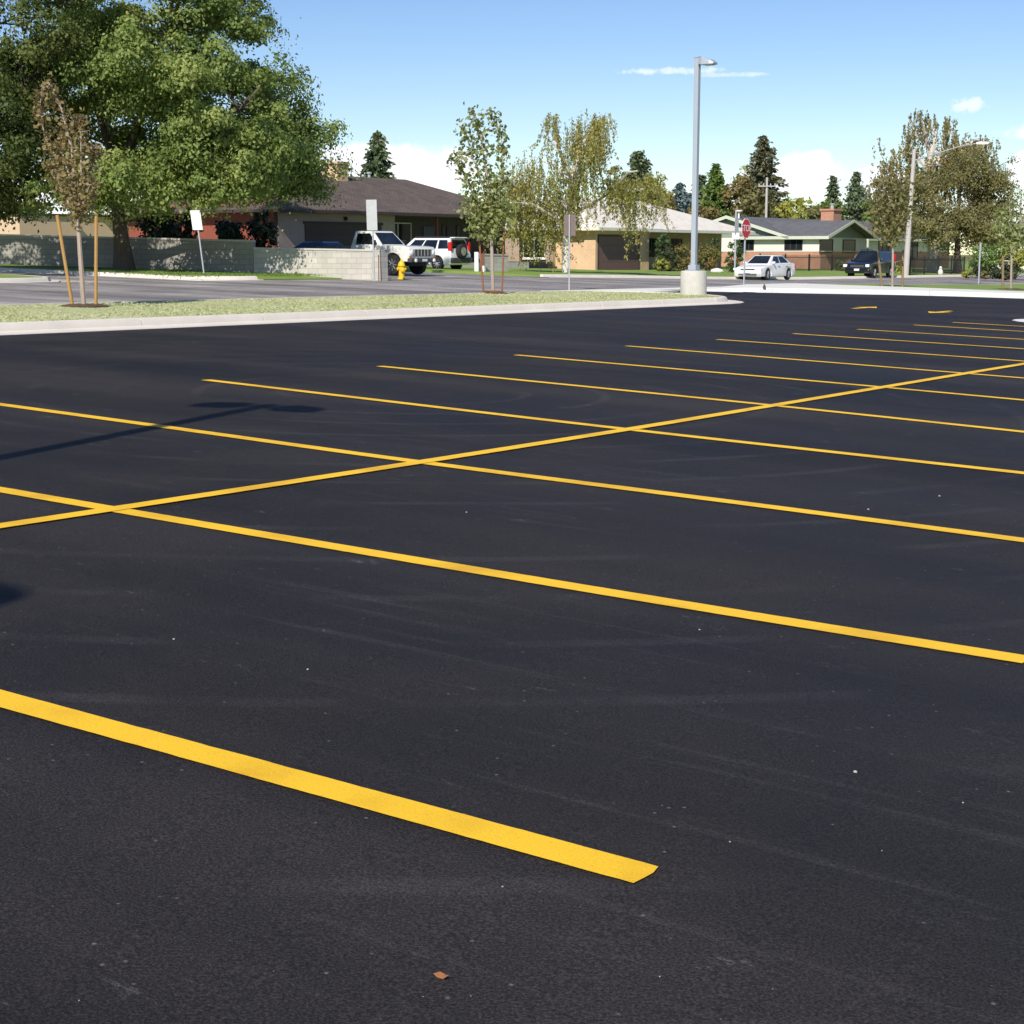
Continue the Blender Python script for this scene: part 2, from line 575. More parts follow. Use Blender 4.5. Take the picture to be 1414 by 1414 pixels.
M['lf_juniper'] = leaf_mat('juniper_needles', (0.031, 0.062, 0.023), (0.070, 0.116, 0.037), (0.116, 0.171, 0.062), .15)
M['lf_hedge'] = leaf_mat('dark_hedge', (0.019, 0.031, 0.014), (0.043, 0.062, 0.025), (0.078, 0.093, 0.039), .15)
M['blade'] = leaf_mat('verge_blades', (.42, .45, .20), (.54, .55, .29), (.62, .60, .36), .35)
M['blade2'] = leaf_mat('lawn_blades', (.10, .165, .03), (.16, .24, .05), (.24, .31, .08), .3)


# ------------------------------------------------------------------ sheets and kerbs that follow the ground
def sheet(name, pts, dz, m, kind='structure', steps=3., skirt=.3):
    """a surface cut from a polygon in (u, v), draped on the ground; dz may be a function of (u, v)"""
    bm = bmesh.new()
    vs = [bm.verts.new((u, v, 0)) for u, v in pts]
    bm.faces.new(vs)
    us = [p[0] for p in pts]
    vv = [p[1] for p in pts]
    cuts = [((c, 0, 0), (1, 0, 0)) for c in np.arange(56, 91, steps) if min(us) < c < max(us)]
    cuts += [((c, 0, 0), (1, 0, 0)) for c in np.arange(-100, 420, 20.) if min(us) < c < max(us)]
    cuts += [((0, c, 0), (0, 1, 0)) for c in np.arange(-100, 300, 12.) if min(vv) < c < max(vv)]
    for co, no in cuts:
        bmesh.ops.bisect_plane(bm, geom=bm.verts[:] + bm.edges[:] + bm.faces[:], plane_co=co, plane_no=no, dist=1e-5)
    bmesh.ops.triangulate(bm, faces=bm.faces)
    for p in bm.verts:
        u, v = p.co.x, p.co.y
        p.co = W(u, v, dz(u, v) if callable(dz) else dz)
    bmesh.ops.recalc_face_normals(bm, faces=bm.faces)
    for f in bm.faces:
        if f.normal.z < 0: f.normal_flip()
    if skirt:
        rim = [e for e in bm.edges if e.is_boundary]
        ex = bmesh.ops.extrude_edge_only(bm, edges=rim)
        for q in ex['geom']:
            if isinstance(q, bmesh.types.BMVert): q.co.z -= skirt
    me = bpy.data.meshes.new(name)
    bm.to_mesh(me)
    bm.free()
    return tag(link(name, me, m), kind=kind)


def offset_path(path, d):
    out = []
    for i, p in enumerate(path):
        a = path[max(i - 1, 0)]
        b = path[min(i + 1, len(path) - 1)]
        t = Vector((b[0] - a[0], b[1] - a[1])).normalized()
        out.append((p[0] - t.y * d, p[1] + t.x * d))
    return out


def resample(path, step):
    out = [Vector(path[0])]
    for a, b in zip(path, path[1:]):
        a, b = Vector(a), Vector(b)
        n = max(1, int(round((b - a).length / step)))
        out += [a.lerp(b, k / n) for k in range(1, n + 1)]
    return [(p.x, p.y) for p in out]


def kerb(name, path, prof, m, joint=3.05, gap=.026, drop=None):
    """cast kerb swept along a (u, v) path, in bays parted by open joints; prof = (offset to the left, height)"""
    path = resample(path, joint / 3)
    mb = MB()
    rows = [offset_path(path, o) for o, _ in prof]
    n = len(prof)
    for b0 in range(0, len(path) - 1, 3):
        idx = list(range(b0, min(b0 + 4, len(path))))
        vs, fs = [], []
        for q, i in enumerate(idx):
            for k in range(n):
                u, v = rows[k][i]
                if q == len(idx) - 1 and i < len(path) - 1:
                    u2, v2 = rows[k][i - 1]
                    l = math.hypot(u - u2, v - v2) or 1
                    u -= (u - u2) / l * gap
                    v -= (v - v2) / l * gap
                zz = prof[k][1]
                if drop and zz > .02: zz = .012 + (zz - .012) * min(1, max(0, math.hypot(u - drop[0], v - drop[1]) / 2.2))
                vs.append(W(u, v, zz))
        for q in range(len(idx) - 1):
            for k in range(n - 1):
                fs.append((q * n + k, q * n + k + 1, (q + 1) * n + k + 1, (q + 1) * n + k))
        fs.append(tuple(range(n)))
        fs.append(tuple(range((len(idx) - 1) * n, len(idx) * n))[::-1])
        mb.add(vs, fs)
    return tag(mb.build(name, m, smooth=True), kind='structure')


PAN = [(-.02, -.08), (0, .008), (.42, .012), (.46, .03), (.50, .135), (.53, .152), (.66, .155), (.67, -.08)]
STREETK = [(-.02, -.1), (0, .006), (.30, .008), (.34, .11), (.37, .128), (.50, .13), (.51, -.1)]

# the wide ground under everything
bm = bmesh.new()
ax = np.unique(np.concatenate([np.linspace(-1500, 1500, 25), np.linspace(-160, 160, 65)]))
ay = np.unique(np.concatenate([np.linspace(-400, 2600, 25), np.linspace(-60, 260, 65)]))
gv = [[bm.verts.new((x, y, float(G(x, y)) - .16)) for x in ax] for y in ay]
for j in range(len(ay) - 1):
    for i in range(len(ax) - 1):
        bm.faces.new((gv[j][i], gv[j][i + 1], gv[j + 1][i + 1], gv[j + 1][i]))
me = bpy.data.meshes.new('ground')
bm.to_mesh(me)
bm.free()
tag(link('ground', me, M['dirt']), kind='structure')

# car park
VK = 21.2                                     # toe of the verge kerb
END = [(42.6 + 3.2 * math.sin(t), VK + 3.2 - 3.2 * math.cos(t)) for t in np.linspace(0, PI, 15)]
END = [(u - 1.7, v) for u, v in END]
island_path = [(-60, VK)] + END + [(-60, VK + 6.4)]
FARK = [(50.2, 27.5), (51.4, 25.9), (53.4, 23.9), (55.3, 22), (56.5, 20), (57.3, 17.6), (58.3, 11), (59.5, 0), (61, -30), (62, -60)]
sheet('parking_lot', [(-60, -60), (62, -60), (61, -30), (59.5, 0), (58.3, 11), (57.3, 17.6), (56.5, 20), (55.3, 22), (53.4, 23.9),
                      (51.4, 25.9), (50.4, 27.2), (49.6, 28.6), (44, 28.6), (-60, 28.6)], 0., M['lot'])
kerb('verge_kerb', island_path, PAN, M['kerb'])
gr = offset_path(resample(island_path, 1.5), .668)
verge = sheet('verge_grass', gr, .13, M['drygrass'])
kerb('far_kerb', FARK[::-1], [(-a, b) for a, b in PAN], M['walk'], drop=FARK[0])
FO = [(61.5, 28.9), (62.0, 26.5), (62.3, 24.5), (62.5, 19.6), (64, 11), (65, 0), (66, -30), (67, -60)]
inner = [p for p in offset_path(resample(FARK, 1.5), .668)]
sheet('sidewalk', inner + FO[::-1], lambda u, v: .012 + .138 * min(1, max(0, math.hypot(u - FARK[0][0], v - FARK[0][1]) / 2.6)), M['walk'])
sheet('driveway_apron', [(44.2, 27.9), (49.3, 27.6), (49.6, 28.6), (61.5, 28.9), (63, 29.8), (44.0, 29.8)], .012, M['walk'])
sheet('far_verge_grass', FO + [(420, -60), (420, 29.2), (62.2, 29.2)], .12, M['lawn'])
kerb('street_kerb_near', [(420, 29.75), (63.2, 29.75)], STREETK, M['kerb'])

# street, side street, lawns across the street
sheet('street', [(-60, 27.7), (44, 27.7), (44.1, 29.7), (420, 29.7), (420, 41.0), (39.5, 41.0), (39.2, 120), (35.4, 120), (35.4, 60), (35.2, 41.0), (-60, 41.0)], -.004, M['street'])
kc = [(u, v) for u, v in [(420, 41.0), (61.2, 41.0)]]
corner = [(42.7, 41.0), (41.8, 41.0), (40.6, 41.5), (39.9, 42.5), (39.6, 44), (39.4, 60), (39.3, 120)]
STK = [(-a, b) for a, b in STREETK]
kerb('street_kerb_far', [(61.2, 41.0), (420, 41.0)], STREETK, M['kerb'])
kerb('street_kerb_corner', corner, STK, M['kerb'])
lcor = [(35.3, 120), (35.2, 60), (35.0, 44), (34.7, 42.4), (33.8, 41.4), (32.2, 41.0), (-60, 41.0)]
kerb('street_kerb_left', lcor, STK, M['kerb'])


def lawnrise(u, v):
    return .03 + .085 * min(1., max(0., (v - 41) / 1.2)) + .05 * min(1., max(0., (v - 42) / 12))


sheet('lawn_corner', [(50, 41.03), (42.72, 41.03)] + offset_path(corner, -.512) + [(50, 120), (50, 60)], lawnrise, M['lawn'])
sheet('lawn_left', offset_path(lcor, -.512) + [(-60, 120)], lawnrise, M['lawn'])
sheet('lawn_houses', [(61.2, 41.52), (420, 41.52), (420, 160), (61.2, 160)], lawnrise, M['lawn'])
sheet('driveway', [(50, 40.99), (61.2, 40.99), (61.2, 75), (50, 75)], .01, M['street'])

# the kerbed island at the end of the stall rows, right edge of the picture
isl = [(37.9, -6), (37.9, 10.9)] + [(39.5 - 1.6 * math.cos(t), 10.9 + 1.8 * math.sin(t)) for t in np.linspace(.2, PI - .2, 9)] + [(41.1, 10.9), (41.1, -6)]
kerb('row_end_kerb', isl, [(-a, b) for a, b in PAN], M['walk'])
sheet('row_end_concrete', [(u, v) for u, v in offset_path(isl, -.665)], .147, M['walk'])

# ------------------------------------------------------------------ painted lines
U0, V0, S, L_ = 3.5506, 2.034, 3.05, 5.607


def surveyed(pts, before=0., after=0.):
    """points of a painted line on the ground, carried on straight past its first and last point"""
    q = []
    for px, py in pts:
        x, y = lot_at(px, py)
        q.append(Vector((CU * x + SU * y, -SU * x + CU * y)))
    if before: q.insert(0, q[0] + (q[0] - q[1]).normalized() * before)
    if after: q.append(q[-1] + (q[-1] - q[-2]).normalized() * after)
    return q


def stripe(name, path, w, label, dz=.006):
    """hand-sprayed line: edges wander by millimetres, ends fray a little"""
    cum = [0.]
    for p, q in zip(path, path[1:]): cum.append(cum[-1] + (q - p).length)
    l = cum[-1]
    n = max(12, int(l / .05))
    ts = np.linspace(0, l, n + 1)
    us = np.interp(ts, cum, [p.x for p in path])
    vv = np.interp(ts, cum, [p.y for p in path])
    k = max(1, n // 8)                        # ease the bends between surveyed points
    if len(path) > 2:
        for arr in (us, vv):
            c = np.convolve(np.pad(arr, k, mode='reflect', reflect_type='odd'), np.ones(2 * k + 1) / (2 * k + 1), 'valid')
            arr[:] = c
    mb = MB()
    vs, fs = [], []
    e1, e2 = [rng.normal(0, .0009, n + 1) for _ in range(2)]
    for i in range(n + 1):
        a, b = max(i - 1, 0), min(i + 1, n)
        d = Vector((us[b] - us[a], vv[b] - vv[a])).normalized()
        nrm = Vector((-d.y, d.x))
        for j, sd in enumerate((-1, -.33, .33, 1)):
            off = sd * w / 2 + (e1[i] if j == 0 else e2[i] if j == 3 else 0)
            tt = 0
            if i in (0, n): tt = w * (-.06 * sd * sd + rng.normal(0, .02)) * (1 if i else -1)
            p = Vector((us[i], vv[i])) + d * tt + nrm * off
            vs.append(W(p.x, p.y, dz))
        if i:
            for j in range(3):
                fs.append(((i - 1) * 4 + j, i * 4 + j, i * 4 + j + 1, (i - 1) * 4 + j + 1))
    mb.add(vs, fs)
    o = mb.build(name, M['paint'])
    if sum(q.normal.z for q in o.data.polygons) < 0: o.data.flip_normals()
    return tag(o, label, 'painted line', 'yellow parking stall lines')


ordw = ['nearest', 'second nearest', 'third nearest', 'fourth nearest', 'fifth nearest', 'sixth nearest', 'seventh nearest',
        'eighth nearest', 'ninth nearest', 'tenth nearest', 'eleventh nearest', 'farthest']
lab = ['bold yellow stall line crossing the foreground, nearest of all to the camera',
       'long yellow stall line second nearest to the camera, first to cross the centre line',
       'yellow stall line third nearest to the camera, under the lamp post shadow']
STALL = [([(0, 966), (400, 1076), (896, 1211.5)], 7, 0), ([(0, 677), (157, 704.5), (700, 796), (1000, 846), (1420, 913)], 3, 0),
         ([(0, 559), (300, 600), (586, 640.5), (1000, 692), (1414, 747)], 2.2, .5), ([(284, 525), (868, 594), (1414, 654)], 0, 2.5),
         ([(524, 506), (1072, 560.5), (1414, 597)], 0, 4), ([(712, 490.5), (1220, 535), (1414, 553)], 0, 4.5), ([(865, 478), (1414, 522.5)], 0, 5),
         ([(990, 469), (1414, 499)], 0, 5.5), ([(1095, 461), (1414, 482)], 0, 6), ([(1184, 455), (1414, 469)], 0, 7), ([(1262, 449), (1414, 458)], 0, 8), ([(1316, 445.5), (1414, 451)], 0, 9)]
for i, (pts, bf, af) in enumerate(STALL):
    lb = lab[i] if i < 3 else 'thin yellow stall line, %s to the camera of the twelve' % ordw[i]
    if i == 11: lb = 'faint yellow stall line farthest from the camera, by the kerbed concrete island'
    stripe('parking_line', surveyed(pts, bf, af), .142, lb)
stripe('centre_line', surveyed([(0, 728), (157, 704.5), (586, 640.5), (868, 594), (1072, 560.5), (1220, 535), (1414, 503)], 9, 9), .135,
       'long yellow line running through all stall lines towards upper right', .0095)
bpy.data.objects['centre_line'].pop('group', None)


def arrow(px, py, label, flip=1):
    x, Z = lot_at(px, py)
    u, v = CU * x + SU * Z, -SU * x + CU * Z
    # a direction arrow painted along the aisle; shaft, curved shoulder and head
    s = .78
    pts = [(-1.3, -.10), (.1, -.12), (.0, -.42), (1.25, .0), (.0, .42), (.1, .12), (-1.3, .10)]
    mb = MB()
    an = R(4)
    q = []
    for a, b in pts:
        a *= flip
        q.append(W(u + s * (a * math.cos(an) - b * math.sin(an)), v + s * (a * math.sin(an) + b * math.cos(an)), .006))
    mb.poly(q)
    o = mb.build('painted_arrow', M['paint'])
    if o.data.polygons[0].normal.z < 0:
        o.data.flip_normals()
    return tag(o, label, 'painted arrow', 'arrows painted on the aisle')


arrow(1195, 425, 'yellow arrow painted on the asphalt, left of the two near the far kerb')
arrow(1298, 431, 'bright yellow arrow painted on the asphalt, closer to the kerbed island', -1)


# ------------------------------------------------------------------ loose bits on the asphalt
def leaf_on_ground(px, py, label, s=.05):
    x, Z = lot_at(px, py)
    p = Vector((x, Z, float(G(x, Z)) + .004))
    mb = MB()
    mb.add([(-s, s * .1, .004), (-s * .3, s * .26, .011), (s * .5, s * .16, .008), (s * 1.05, -s * .06, .012), (s * .35, -s * .2, .0), (-s * .4, -s * .16, .0), (0, s * .02, .004)],
           [(0, 1, 6), (1, 2, 6), (2, 3, 6), (3, 4, 6), (4, 5, 6), (5, 0, 6)])
    o = mb.build('fallen_leaf', M['dryleaf'])
    o.location = p
    o.rotation_euler.z = -.5
    tag(o, label, 'leaf')


leaf_on_ground(609, 1352, 'small curled brown leaf lying alone on dark foreground asphalt', .022)
bm = bmesh.new()
bmesh.ops.create_icosphere(bm, subdivisions=1, radius=1)
ico_v = [q.co.copy() for q in bm.verts]
ico_f = [tuple(q.index for q in f.verts) for f in bm.faces]
bm.free()
mb = MB()
spots = [(1181, 1067, .0085), (1008, 1163, .004), (694, 1225, .004), (1330, 1109, .004), (966, 870, .006), (425, 925, .006), (1297, 686, .012), (1199, 704, .01), (644, 708, .008), (911, 1349, .003), (240, 883, .006)]
for k in range(60 + len(spots)):
    Z = 3.2 + 30 * random.random() ** 1.8
    x = (random.random() - .5) * .66 * Z
    r = random.uniform(.001, .002)
    if random.random() < .04: r *= 1.7
    if k < len(spots):
        x, Z = lot_at(*spots[k][:2])
        r = spots[k][2] * .8
    c = Vector((x, Z, float(G(x, Z)) + r * .5))
    mb.add([c + Vector((q.x * r * random.uniform(.7, 1.3), q.y * r * random.uniform(.7, 1.3), q.z * r * random.uniform(.5, .85))) for q in ico_v], ico_f)
tag(mb.build('gravel_bits', M['stone']), 'pale gravel grains scattered over the asphalt', 'gravel', kind='stuff')


# ------------------------------------------------------------------ grass blades on the verge
def blades(name, pts_uv, dz, n, m, label, h=(.04, .09)):
    bm = bmesh.new()
    f = bm.faces.new([bm.verts.new((u, v, 0)) for u, v in pts_uv])
    us = [p[0] for p in pts_uv]; vs = [p[1] for p in pts_uv]
    bm.free()
    poly = np.array(pts_uv)
    P = []
    while len(P) < n:
        u = rng.uniform(max(min(us), 5), min(max(us), 110), n)
        v = rng.uniform(max(min(vs), -5), max(vs), n)
        ins = np.zeros(n, bool)
        j = len(poly) - 1
        for i in range(len(poly)):
            a, b = poly[i], poly[j]
            c = ((a[1] > v) != (b[1] > v)) & (u < (b[0] - a[0]) * (v - a[1]) / (b[1] - a[1] + 1e-12) + a[0])
            ins ^= c
            j = i
        x = CU * u - SU * v
        y = SU * u + CU * v
        ins &= (np.abs(x) < .36 * y + 2) & (y > 5)
        P += list(zip(x[ins], y[ins]))
    P = np.array(P[:n])
    x, y = P[:, 0], P[:, 1]
    z = G(x, y) + dz
    hh = rng.uniform(h[0], h[1], n) * (1 + .5 * np.sin(x * 1.3) * np.cos(y * .9))
    an = rng.uniform(0, 2 * PI, n)
    w = rng.uniform(.012, .03, n)
    dx, dy = np.cos(an) * w, np.sin(an) * w
    lx, ly = rng.normal(0, .03, n), rng.normal(0, .03, n)
    V = np.empty((n, 3, 3))
    V[:, 0] = np.stack([x - dx, y - dy, z], 1)
    V[:, 1] = np.stack([x + dx, y + dy, z], 1)
    V[:, 2] = np.stack([x + lx, y + ly, z + hh], 1)
    me = tri_mesh(name, V.reshape(-1, 3), n, 3)
    return tag(link(name, me, m), label, 'grass', kind='stuff')


def tri_mesh(name, verts, nf, k):
    me = bpy.data.meshes.new(name)
    me.vertices.add(len(verts))
    me.vertices.foreach_set('co', verts.astype(np.float32).ravel())
    me.loops.add(nf * k)
    me.loops.foreach_set('vertex_index', np.arange(nf * k, dtype=np.int32))
    me.polygons.add(nf)
    me.polygons.foreach_set('loop_start', np.arange(0, nf * k, k, dtype=np.int32))
    me.update(calc_edges=True)
    return me


blades('grass_blades', gr, .128, 22000, M['blade'], 'dry pale grass growing on the near verge', (.012, .03))
blades('grass_blades', [(39.5, 41.6), (50, 41.6), (50, 50), (40.2, 50)], .115, 12000, M['blade2'], 'short green grass growing before the block wall', (.03, .07))


# ------------------------------------------------------------------ trees
def leaf_mesh(name, P, size, m, parent, up=.5, droop=None, aspect=.6, N=None):
    n = len(P)
    nr = rng.normal(0, 1, (n, 3))
    if N is not None:
        nr = nr * .36 + N
    nr[:, 2] += up
    nr /= np.linalg.norm(nr, axis=1)[:, None] + 1e-9
    t = rng.normal(0, 1, (n, 3))
    if droop is not None:
        t = t * .45 + np.asarray(droop)
    t -= (t * nr).sum(1)[:, None] * nr
    t /= np.linalg.norm(t, axis=1)[:, None] + 1e-9
    b = np.cross(nr, t)
    s = (size * rng.uniform(.65, 1.25, n))[:, None]
    V = np.empty((n, 4, 3))
    fold = nr * s * rng.uniform(-.12, .12, n)[:, None]
    V[:, 0] = P - t * s * .5
    V[:, 1] = P + b * s * .5 * aspect + fold
    V[:, 2] = P + t * s * .5
    V[:, 3] = P - b * s * .5 * aspect + fold
    me = tri_mesh(name, V.reshape(-1, 3), n, 4)
    return link(name, me, m, parent)


def clumps(blobs, per, rad, flat=.55, inner=.5, bough=0):
    """leaf positions gathered in tufts spread through ellipsoids; blobs = (cx, cy, cz, rx, ry, rz, n)"""
    out, cen, nor = [], [], []
    for cx, cy, cz, rx, ry, rz, n in blobs:
        d = rng.normal(0, 1, (n, 3))
        d /= np.linalg.norm(d, axis=1)[:, None]
        r = inner + (1.04 - inner) * rng.random(n) ** .6
        c = np.array((cx, cy, cz)) + d * r[:, None] * np.array((rx, ry, rz))
        if bough:                             # tufts crowd on boughs, with hollows in between
            k = max(2, n // 6)
            c = c[:k][rng.integers(0, k, n)] + rng.normal(0, 1, (n, 3)) * np.array((bough, bough, bough * .45))
        cen.append(c)
        for q in c:
            k = int(per * rng.uniform(.5, 1.4))
            rr = rad * rng.uniform(.6, 1.35)
            o = rng.normal(0, 1, (k, 3)) * np.array((rr, rr, rr * flat)) * .55
            o[:, 2] -= .35 * (o[:, 0] ** 2 + o[:, 1] ** 2) / rr
            out.append(q + o)
            w = o / rr + .35 * (q - np.array((cx, cy, cz))) / max(rx, ry, rz) + np.array((0, 0, .25))
            nor.append(w / (np.linalg.norm(w, axis=1)[:, None] + 1e-9))
    return np.concatenate(out), np.concatenate(cen), np.concatenate(nor)


def bent(a, b, k=5, wob=.06, sag=0.):
    a, b = Vector(a), Vector(b)
    l = (b - a).length
    pts = []
    for i in range(k + 1):
        t = i / k
        p = a.lerp(b, t)
        s = math.sin(t * PI)
        p += Vector((random.uniform(-1, 1), random.uniform(-1, 1), random.uniform(-1, 1))) * wob * l * s
        p.z += sag * s * l
        pts.append(p)
    return pts


def tree(name, label, cat, pos, trunk, limbs, blobs, leaf, bark, size, per, rad, group=None, r0=.35, twigs=90, flat=.55, inner=.5, bough=0):
    """pos on the ground; trunk = points, limbs = lists of points, blobs = ellipsoids, all relative to pos"""
    t = thing(name, label, cat, pos, 0, group)
    mb = MB()
    n = len(trunk)
    mb.tube([trunk[0] - Vector((0, 0, .15))] + list(trunk), [r0 * 1.5] + [r0 * (1.25 if i == 0 else 1 - .45 * i / (n - 1)) for i in range(n)], 10)
    for pts in limbs:
        k = len(pts)
        mb.tube(pts, [r0 * .5 * (1 - .8 * i / (k - 1)) + .015 for i in range(k)], 7)
    P, cen, N = clumps(blobs, per, rad, flat, inner, bough)
    nodes = [Vector(p) for pts in limbs for p in pts[1:]] + [trunk[-1]]
    sel = cen[rng.permutation(len(cen))[:twigs]]
    for c in sel:
        c = Vector(c)
        a = min(nodes, key=lambda q: (q - c).length + (1.5 if q.z > c.z else 0))
        mb.tube(bent(a, c, 3, .08), [r0 * .1 + .01, r0 * .07 + .008, r0 * .05 + .006, .006], 4, False)
    mb.build('trunk', bark, t, smooth=True)
    leaf_mesh('crown', P, size, leaf, t, .2, N=N)
    return t


def rel(px, py, Z, pos, dy=0.):
    """a point seen at (px, py) at distance Z + dy, relative to pos"""
    zz = Z + dy
    return Vector((sight(px, py)[0] * zz - pos[0], zz - pos[1], HZ(py, zz) - pos[2]))


def blob(px, py, rx, ry, Z, pos, n, dy=0., rd=None):
    c = rel(px, py, Z, pos, dy)
    a, b = rx / F * Z, ry / F * Z
    return (c.x, c.y, c.z, a, rd if rd else (a + b) / 2, b, n)


# big broad tree by the block wall
Z = 63.5
pos = PX(172, Z, .1)
bl = [blob(236, 50, 100, 80, Z, pos, 102, 0, 3.8), blob(215, 180, 68, 55, Z, pos, 54, -1.5, 2.2), blob(300, 122, 80, 56, Z, pos, 68, -3.0, 2.2),
      blob(318, 190, 56, 44, Z, pos, 61, -2.8, 2.), blob(396, 200, 44, 38, Z, pos, 54, 4.5, 1.8), blob(398, 230, 46, 28, Z, pos, 40, 4., 1.5), blob(372, 200, 40, 50, Z, pos, 44, 2.5, 1.8),
      blob(262, 215, 66, 30, Z, pos, 51, -1.2, 1.6), blob(308, 45, 42, 58, Z, pos, 44, 1., 2), blob(180, -60, 150, 90, Z, pos, 85, .5, 4),
      blob(120, 60, 75, 80, Z, pos, 64, 1., 2.8), blob(290, -70, 60, 60, Z, pos, 37, .5, 3), blob(372, 115, 22, 36, Z, pos, 20, 4., 1.4),
      blob(260, 140, 105, 100, Z, pos, 102, 3.0, 2.6), blob(130, 205, 60, 66, Z, pos, 61, 2.8, 2.2), blob(350, 246, 44, 18, Z, pos, 27, 2., 1.6), blob(388, 258, 26, 14, Z, pos, 17, 4., 1.2),
      blob(205, 248, 62, 22, Z, pos, 40, -3.4, 1.8), blob(330, 244, 40, 18, Z, pos, 27, -3.6, 1.4), blob(120, 240, 44, 26, Z, pos, 37, -3., 1.8), blob(300, 246, 60, 18, Z, pos, 34, 1.5, 2.),
      blob(90, 120, 50, 60, Z, pos, 40, 3.5, 2.2), blob(200, 85, 55, 46, Z, pos, 44, -3.6, 2.),
      blob(180, -190, 140, 90, Z, pos, 85, 0., 4.5), blob(170, -320, 110, 80, Z, pos, 61, 0., 4.), blob(60, -120, 80, 90, Z, pos, 51, 0, 3.5)]
tk = [Vector((0, 0, 0)), rel(168, 335, Z, pos), rel(163, 290, Z, pos), rel(165, 225, Z, pos)]
lm = [[rel(165, 305, Z, pos), rel(190, 297, Z, pos, -.5), rel(235, 275, Z, pos, -1.2), rel(300, 262, Z, pos, -1.6), rel(370, 262, Z, pos, -1.5)],
      [rel(163, 285, Z, pos), rel(150, 200, Z, pos), rel(118, 100, Z, pos, .4), rel(95, 20, Z, pos, .6)],
      [rel(165, 240, Z, pos), rel(200, 150, Z, pos), rel(250, 50, Z, pos), rel(240, -60, Z, pos), rel(200, -250, Z, pos)],
      [rel(165, 250, Z, pos), rel(240, 190, Z, pos, .5), rel(330, 150, Z, pos, .5), rel(360, 120, Z, pos, .5)],
      [rel(168, 240, Z, pos), rel(260, 230, Z, pos, 1), rel(360, 225, Z, pos, 1), rel(415, 205, Z, pos, .6)]]
tree('shade_tree', 'huge spreading green tree with thick trunk before the block wall', 'tree', pos, tk, lm, bl, M['lf_maple'], M['bark'],
     .155, 200, .60, 'trees in leaf', .36, 170, .5, .7, .62)

# the darker tree whose crown hangs in from the left edge
Z = 60.
pos = PX(-150, Z + 4, .1)
bl = [blob(-25, 190, 85, 100, Z, pos, 90, 0, 3), blob(-10, 70, 100, 80, Z, pos, 80, -1, 3), blob(45, 20, 75, 60, Z, pos, 50, -.5, 2.4),
      blob(-22, 265, 50, 40, Z, pos, 40, 0, 2), blob(-150, 100, 120, 160, Z, pos, 70, 4, 5), blob(15, 150, 50, 65, Z, pos, 50, 2.5, 2), blob(-30, -60, 110, 70, Z, pos, 40, 0, 3),
      blob(-90, 180, 90, 90, Z, pos, 60, -4, 3.5), blob(30, 205, 36, 34, Z, pos, 20, 1, 1.6)]
tk = [Vector((0, 0, 0)), rel(-150, 250, Z + 4, pos), rel(-145, 180, Z + 4, pos)]
lm = [[rel(-148, 230, Z + 4, pos), rel(-100, 170, Z + 2, pos), rel(-30, 150, Z, pos), rel(30, 140, Z, pos)],
      [rel(-148, 210, Z + 4, pos), rel(-90, 90, Z + 2, pos), rel(-20, 40, Z, pos)]]
tree('shade_tree', 'dark leafy tree hanging into the picture from the far left edge', 'tree', pos, tk, lm, bl, M['lf_dark'], M['barkdk'],
     .16, 150, .62, 'trees in leaf', .34, 60, .5, .55, .6)


# saplings
def sapling(label, pos, Z, base_px, stems, leaf, nl, size, r=.05, group='staked saplings'):
    """stems: lists of picture points climbing from the trunk; leaves sit along them"""
    t = thing('sapling', label, 'sapling', pos, 0, group)
    mb = MB()
    P = []
    for si, (pts, spread, dens) in enumerate(stems):
        dys = [(random.uniform(-1, 1) * .5 * i / len(pts)) if si else 0 for i in range(len(pts))]
        q = [rel(a, b, Z, pos, dy) for (a, b), dy in zip(pts, dys)]
        if si == 0:
            q[0] = Vector((0, 0, -.05))
        k = len(q)
        rr = r if si == 0 else r * .42
        mb.tube(q, [rr * (1 - .75 * i / (k - 1)) + .004 for i in range(k)], 7)
        if dens:
            m = int(nl * dens)
            for _ in range(m):
                f = (1.5 + random.random() * (k - 2.5)) if si == 0 else random.random() ** .8 * (k - 1)
                i = min(int(f), k - 2)
                p = q[i].lerp(q[i + 1], f - i)
                o = Vector((random.gauss(0, 1), random.gauss(0, 1), random.gauss(0, .8))) * spread
                P.append(p + o)
            for _ in range(int(12 * dens)):
                f = random.random() * (k - 1)
                i = min(int(f), k - 2)
                p = q[i].lerp(q[i + 1], f - i)
                mb.tube([p, p + Vector((random.gauss(0, 1), random.gauss(0, 1), random.uniform(.2, 1.2))) * spread * 1.3], [.008, .003], 3, False)
    mb.build('trunk', M['barkyoung'], t, smooth=True)
    leaf_mesh('crown', np.array(P), size, leaf, t, .3, aspect=.72)
    return t


def stake(label, a, b, r, m, strap=None):
    t = thing('tree_stake', label, 'stake', a, 0, 'stakes beside the saplings')
    d = Vector(b) - Vector(a)
    mb = MB()
    mb.tube([Vector((0, 0, -.1)), d], r, 8)
    mb.build('post', m, t, smooth=True)
    if strap is not None:
        s = MB()
        s.tube([d * .5, (d * .5).lerp(Vector(strap) - Vector(a), .5) - Vector((0, 0, .03)), Vector(strap) - Vector(a)], .012, 6)
        s.build('strap', M['black'], t)
    return t


def mulch(pos, r):
    mb = MB()
    n = 26
    vs = [(0, 0, .05)]
    for ring, hh in ((.6, .045), (1., .0)):
        for k in range(n):
            a = 2 * PI * k / n
            rr = r * ring * random.uniform(.85, 1.12)
            vs.append((rr * math.cos(a), rr * math.sin(a), hh + random.uniform(0, .012)))
    fs = [(0, 1 + k, 1 + (k + 1) % n) for k in range(n)]
    fs += [(1 + k, 1 + n + k, 1 + n + (k + 1) % n, 1 + (k + 1) % n) for k in range(n)]
    mb.add(vs, fs)
    o = mb.build('mulch_ring', M['mulch'])
    o.location = pos
    return o


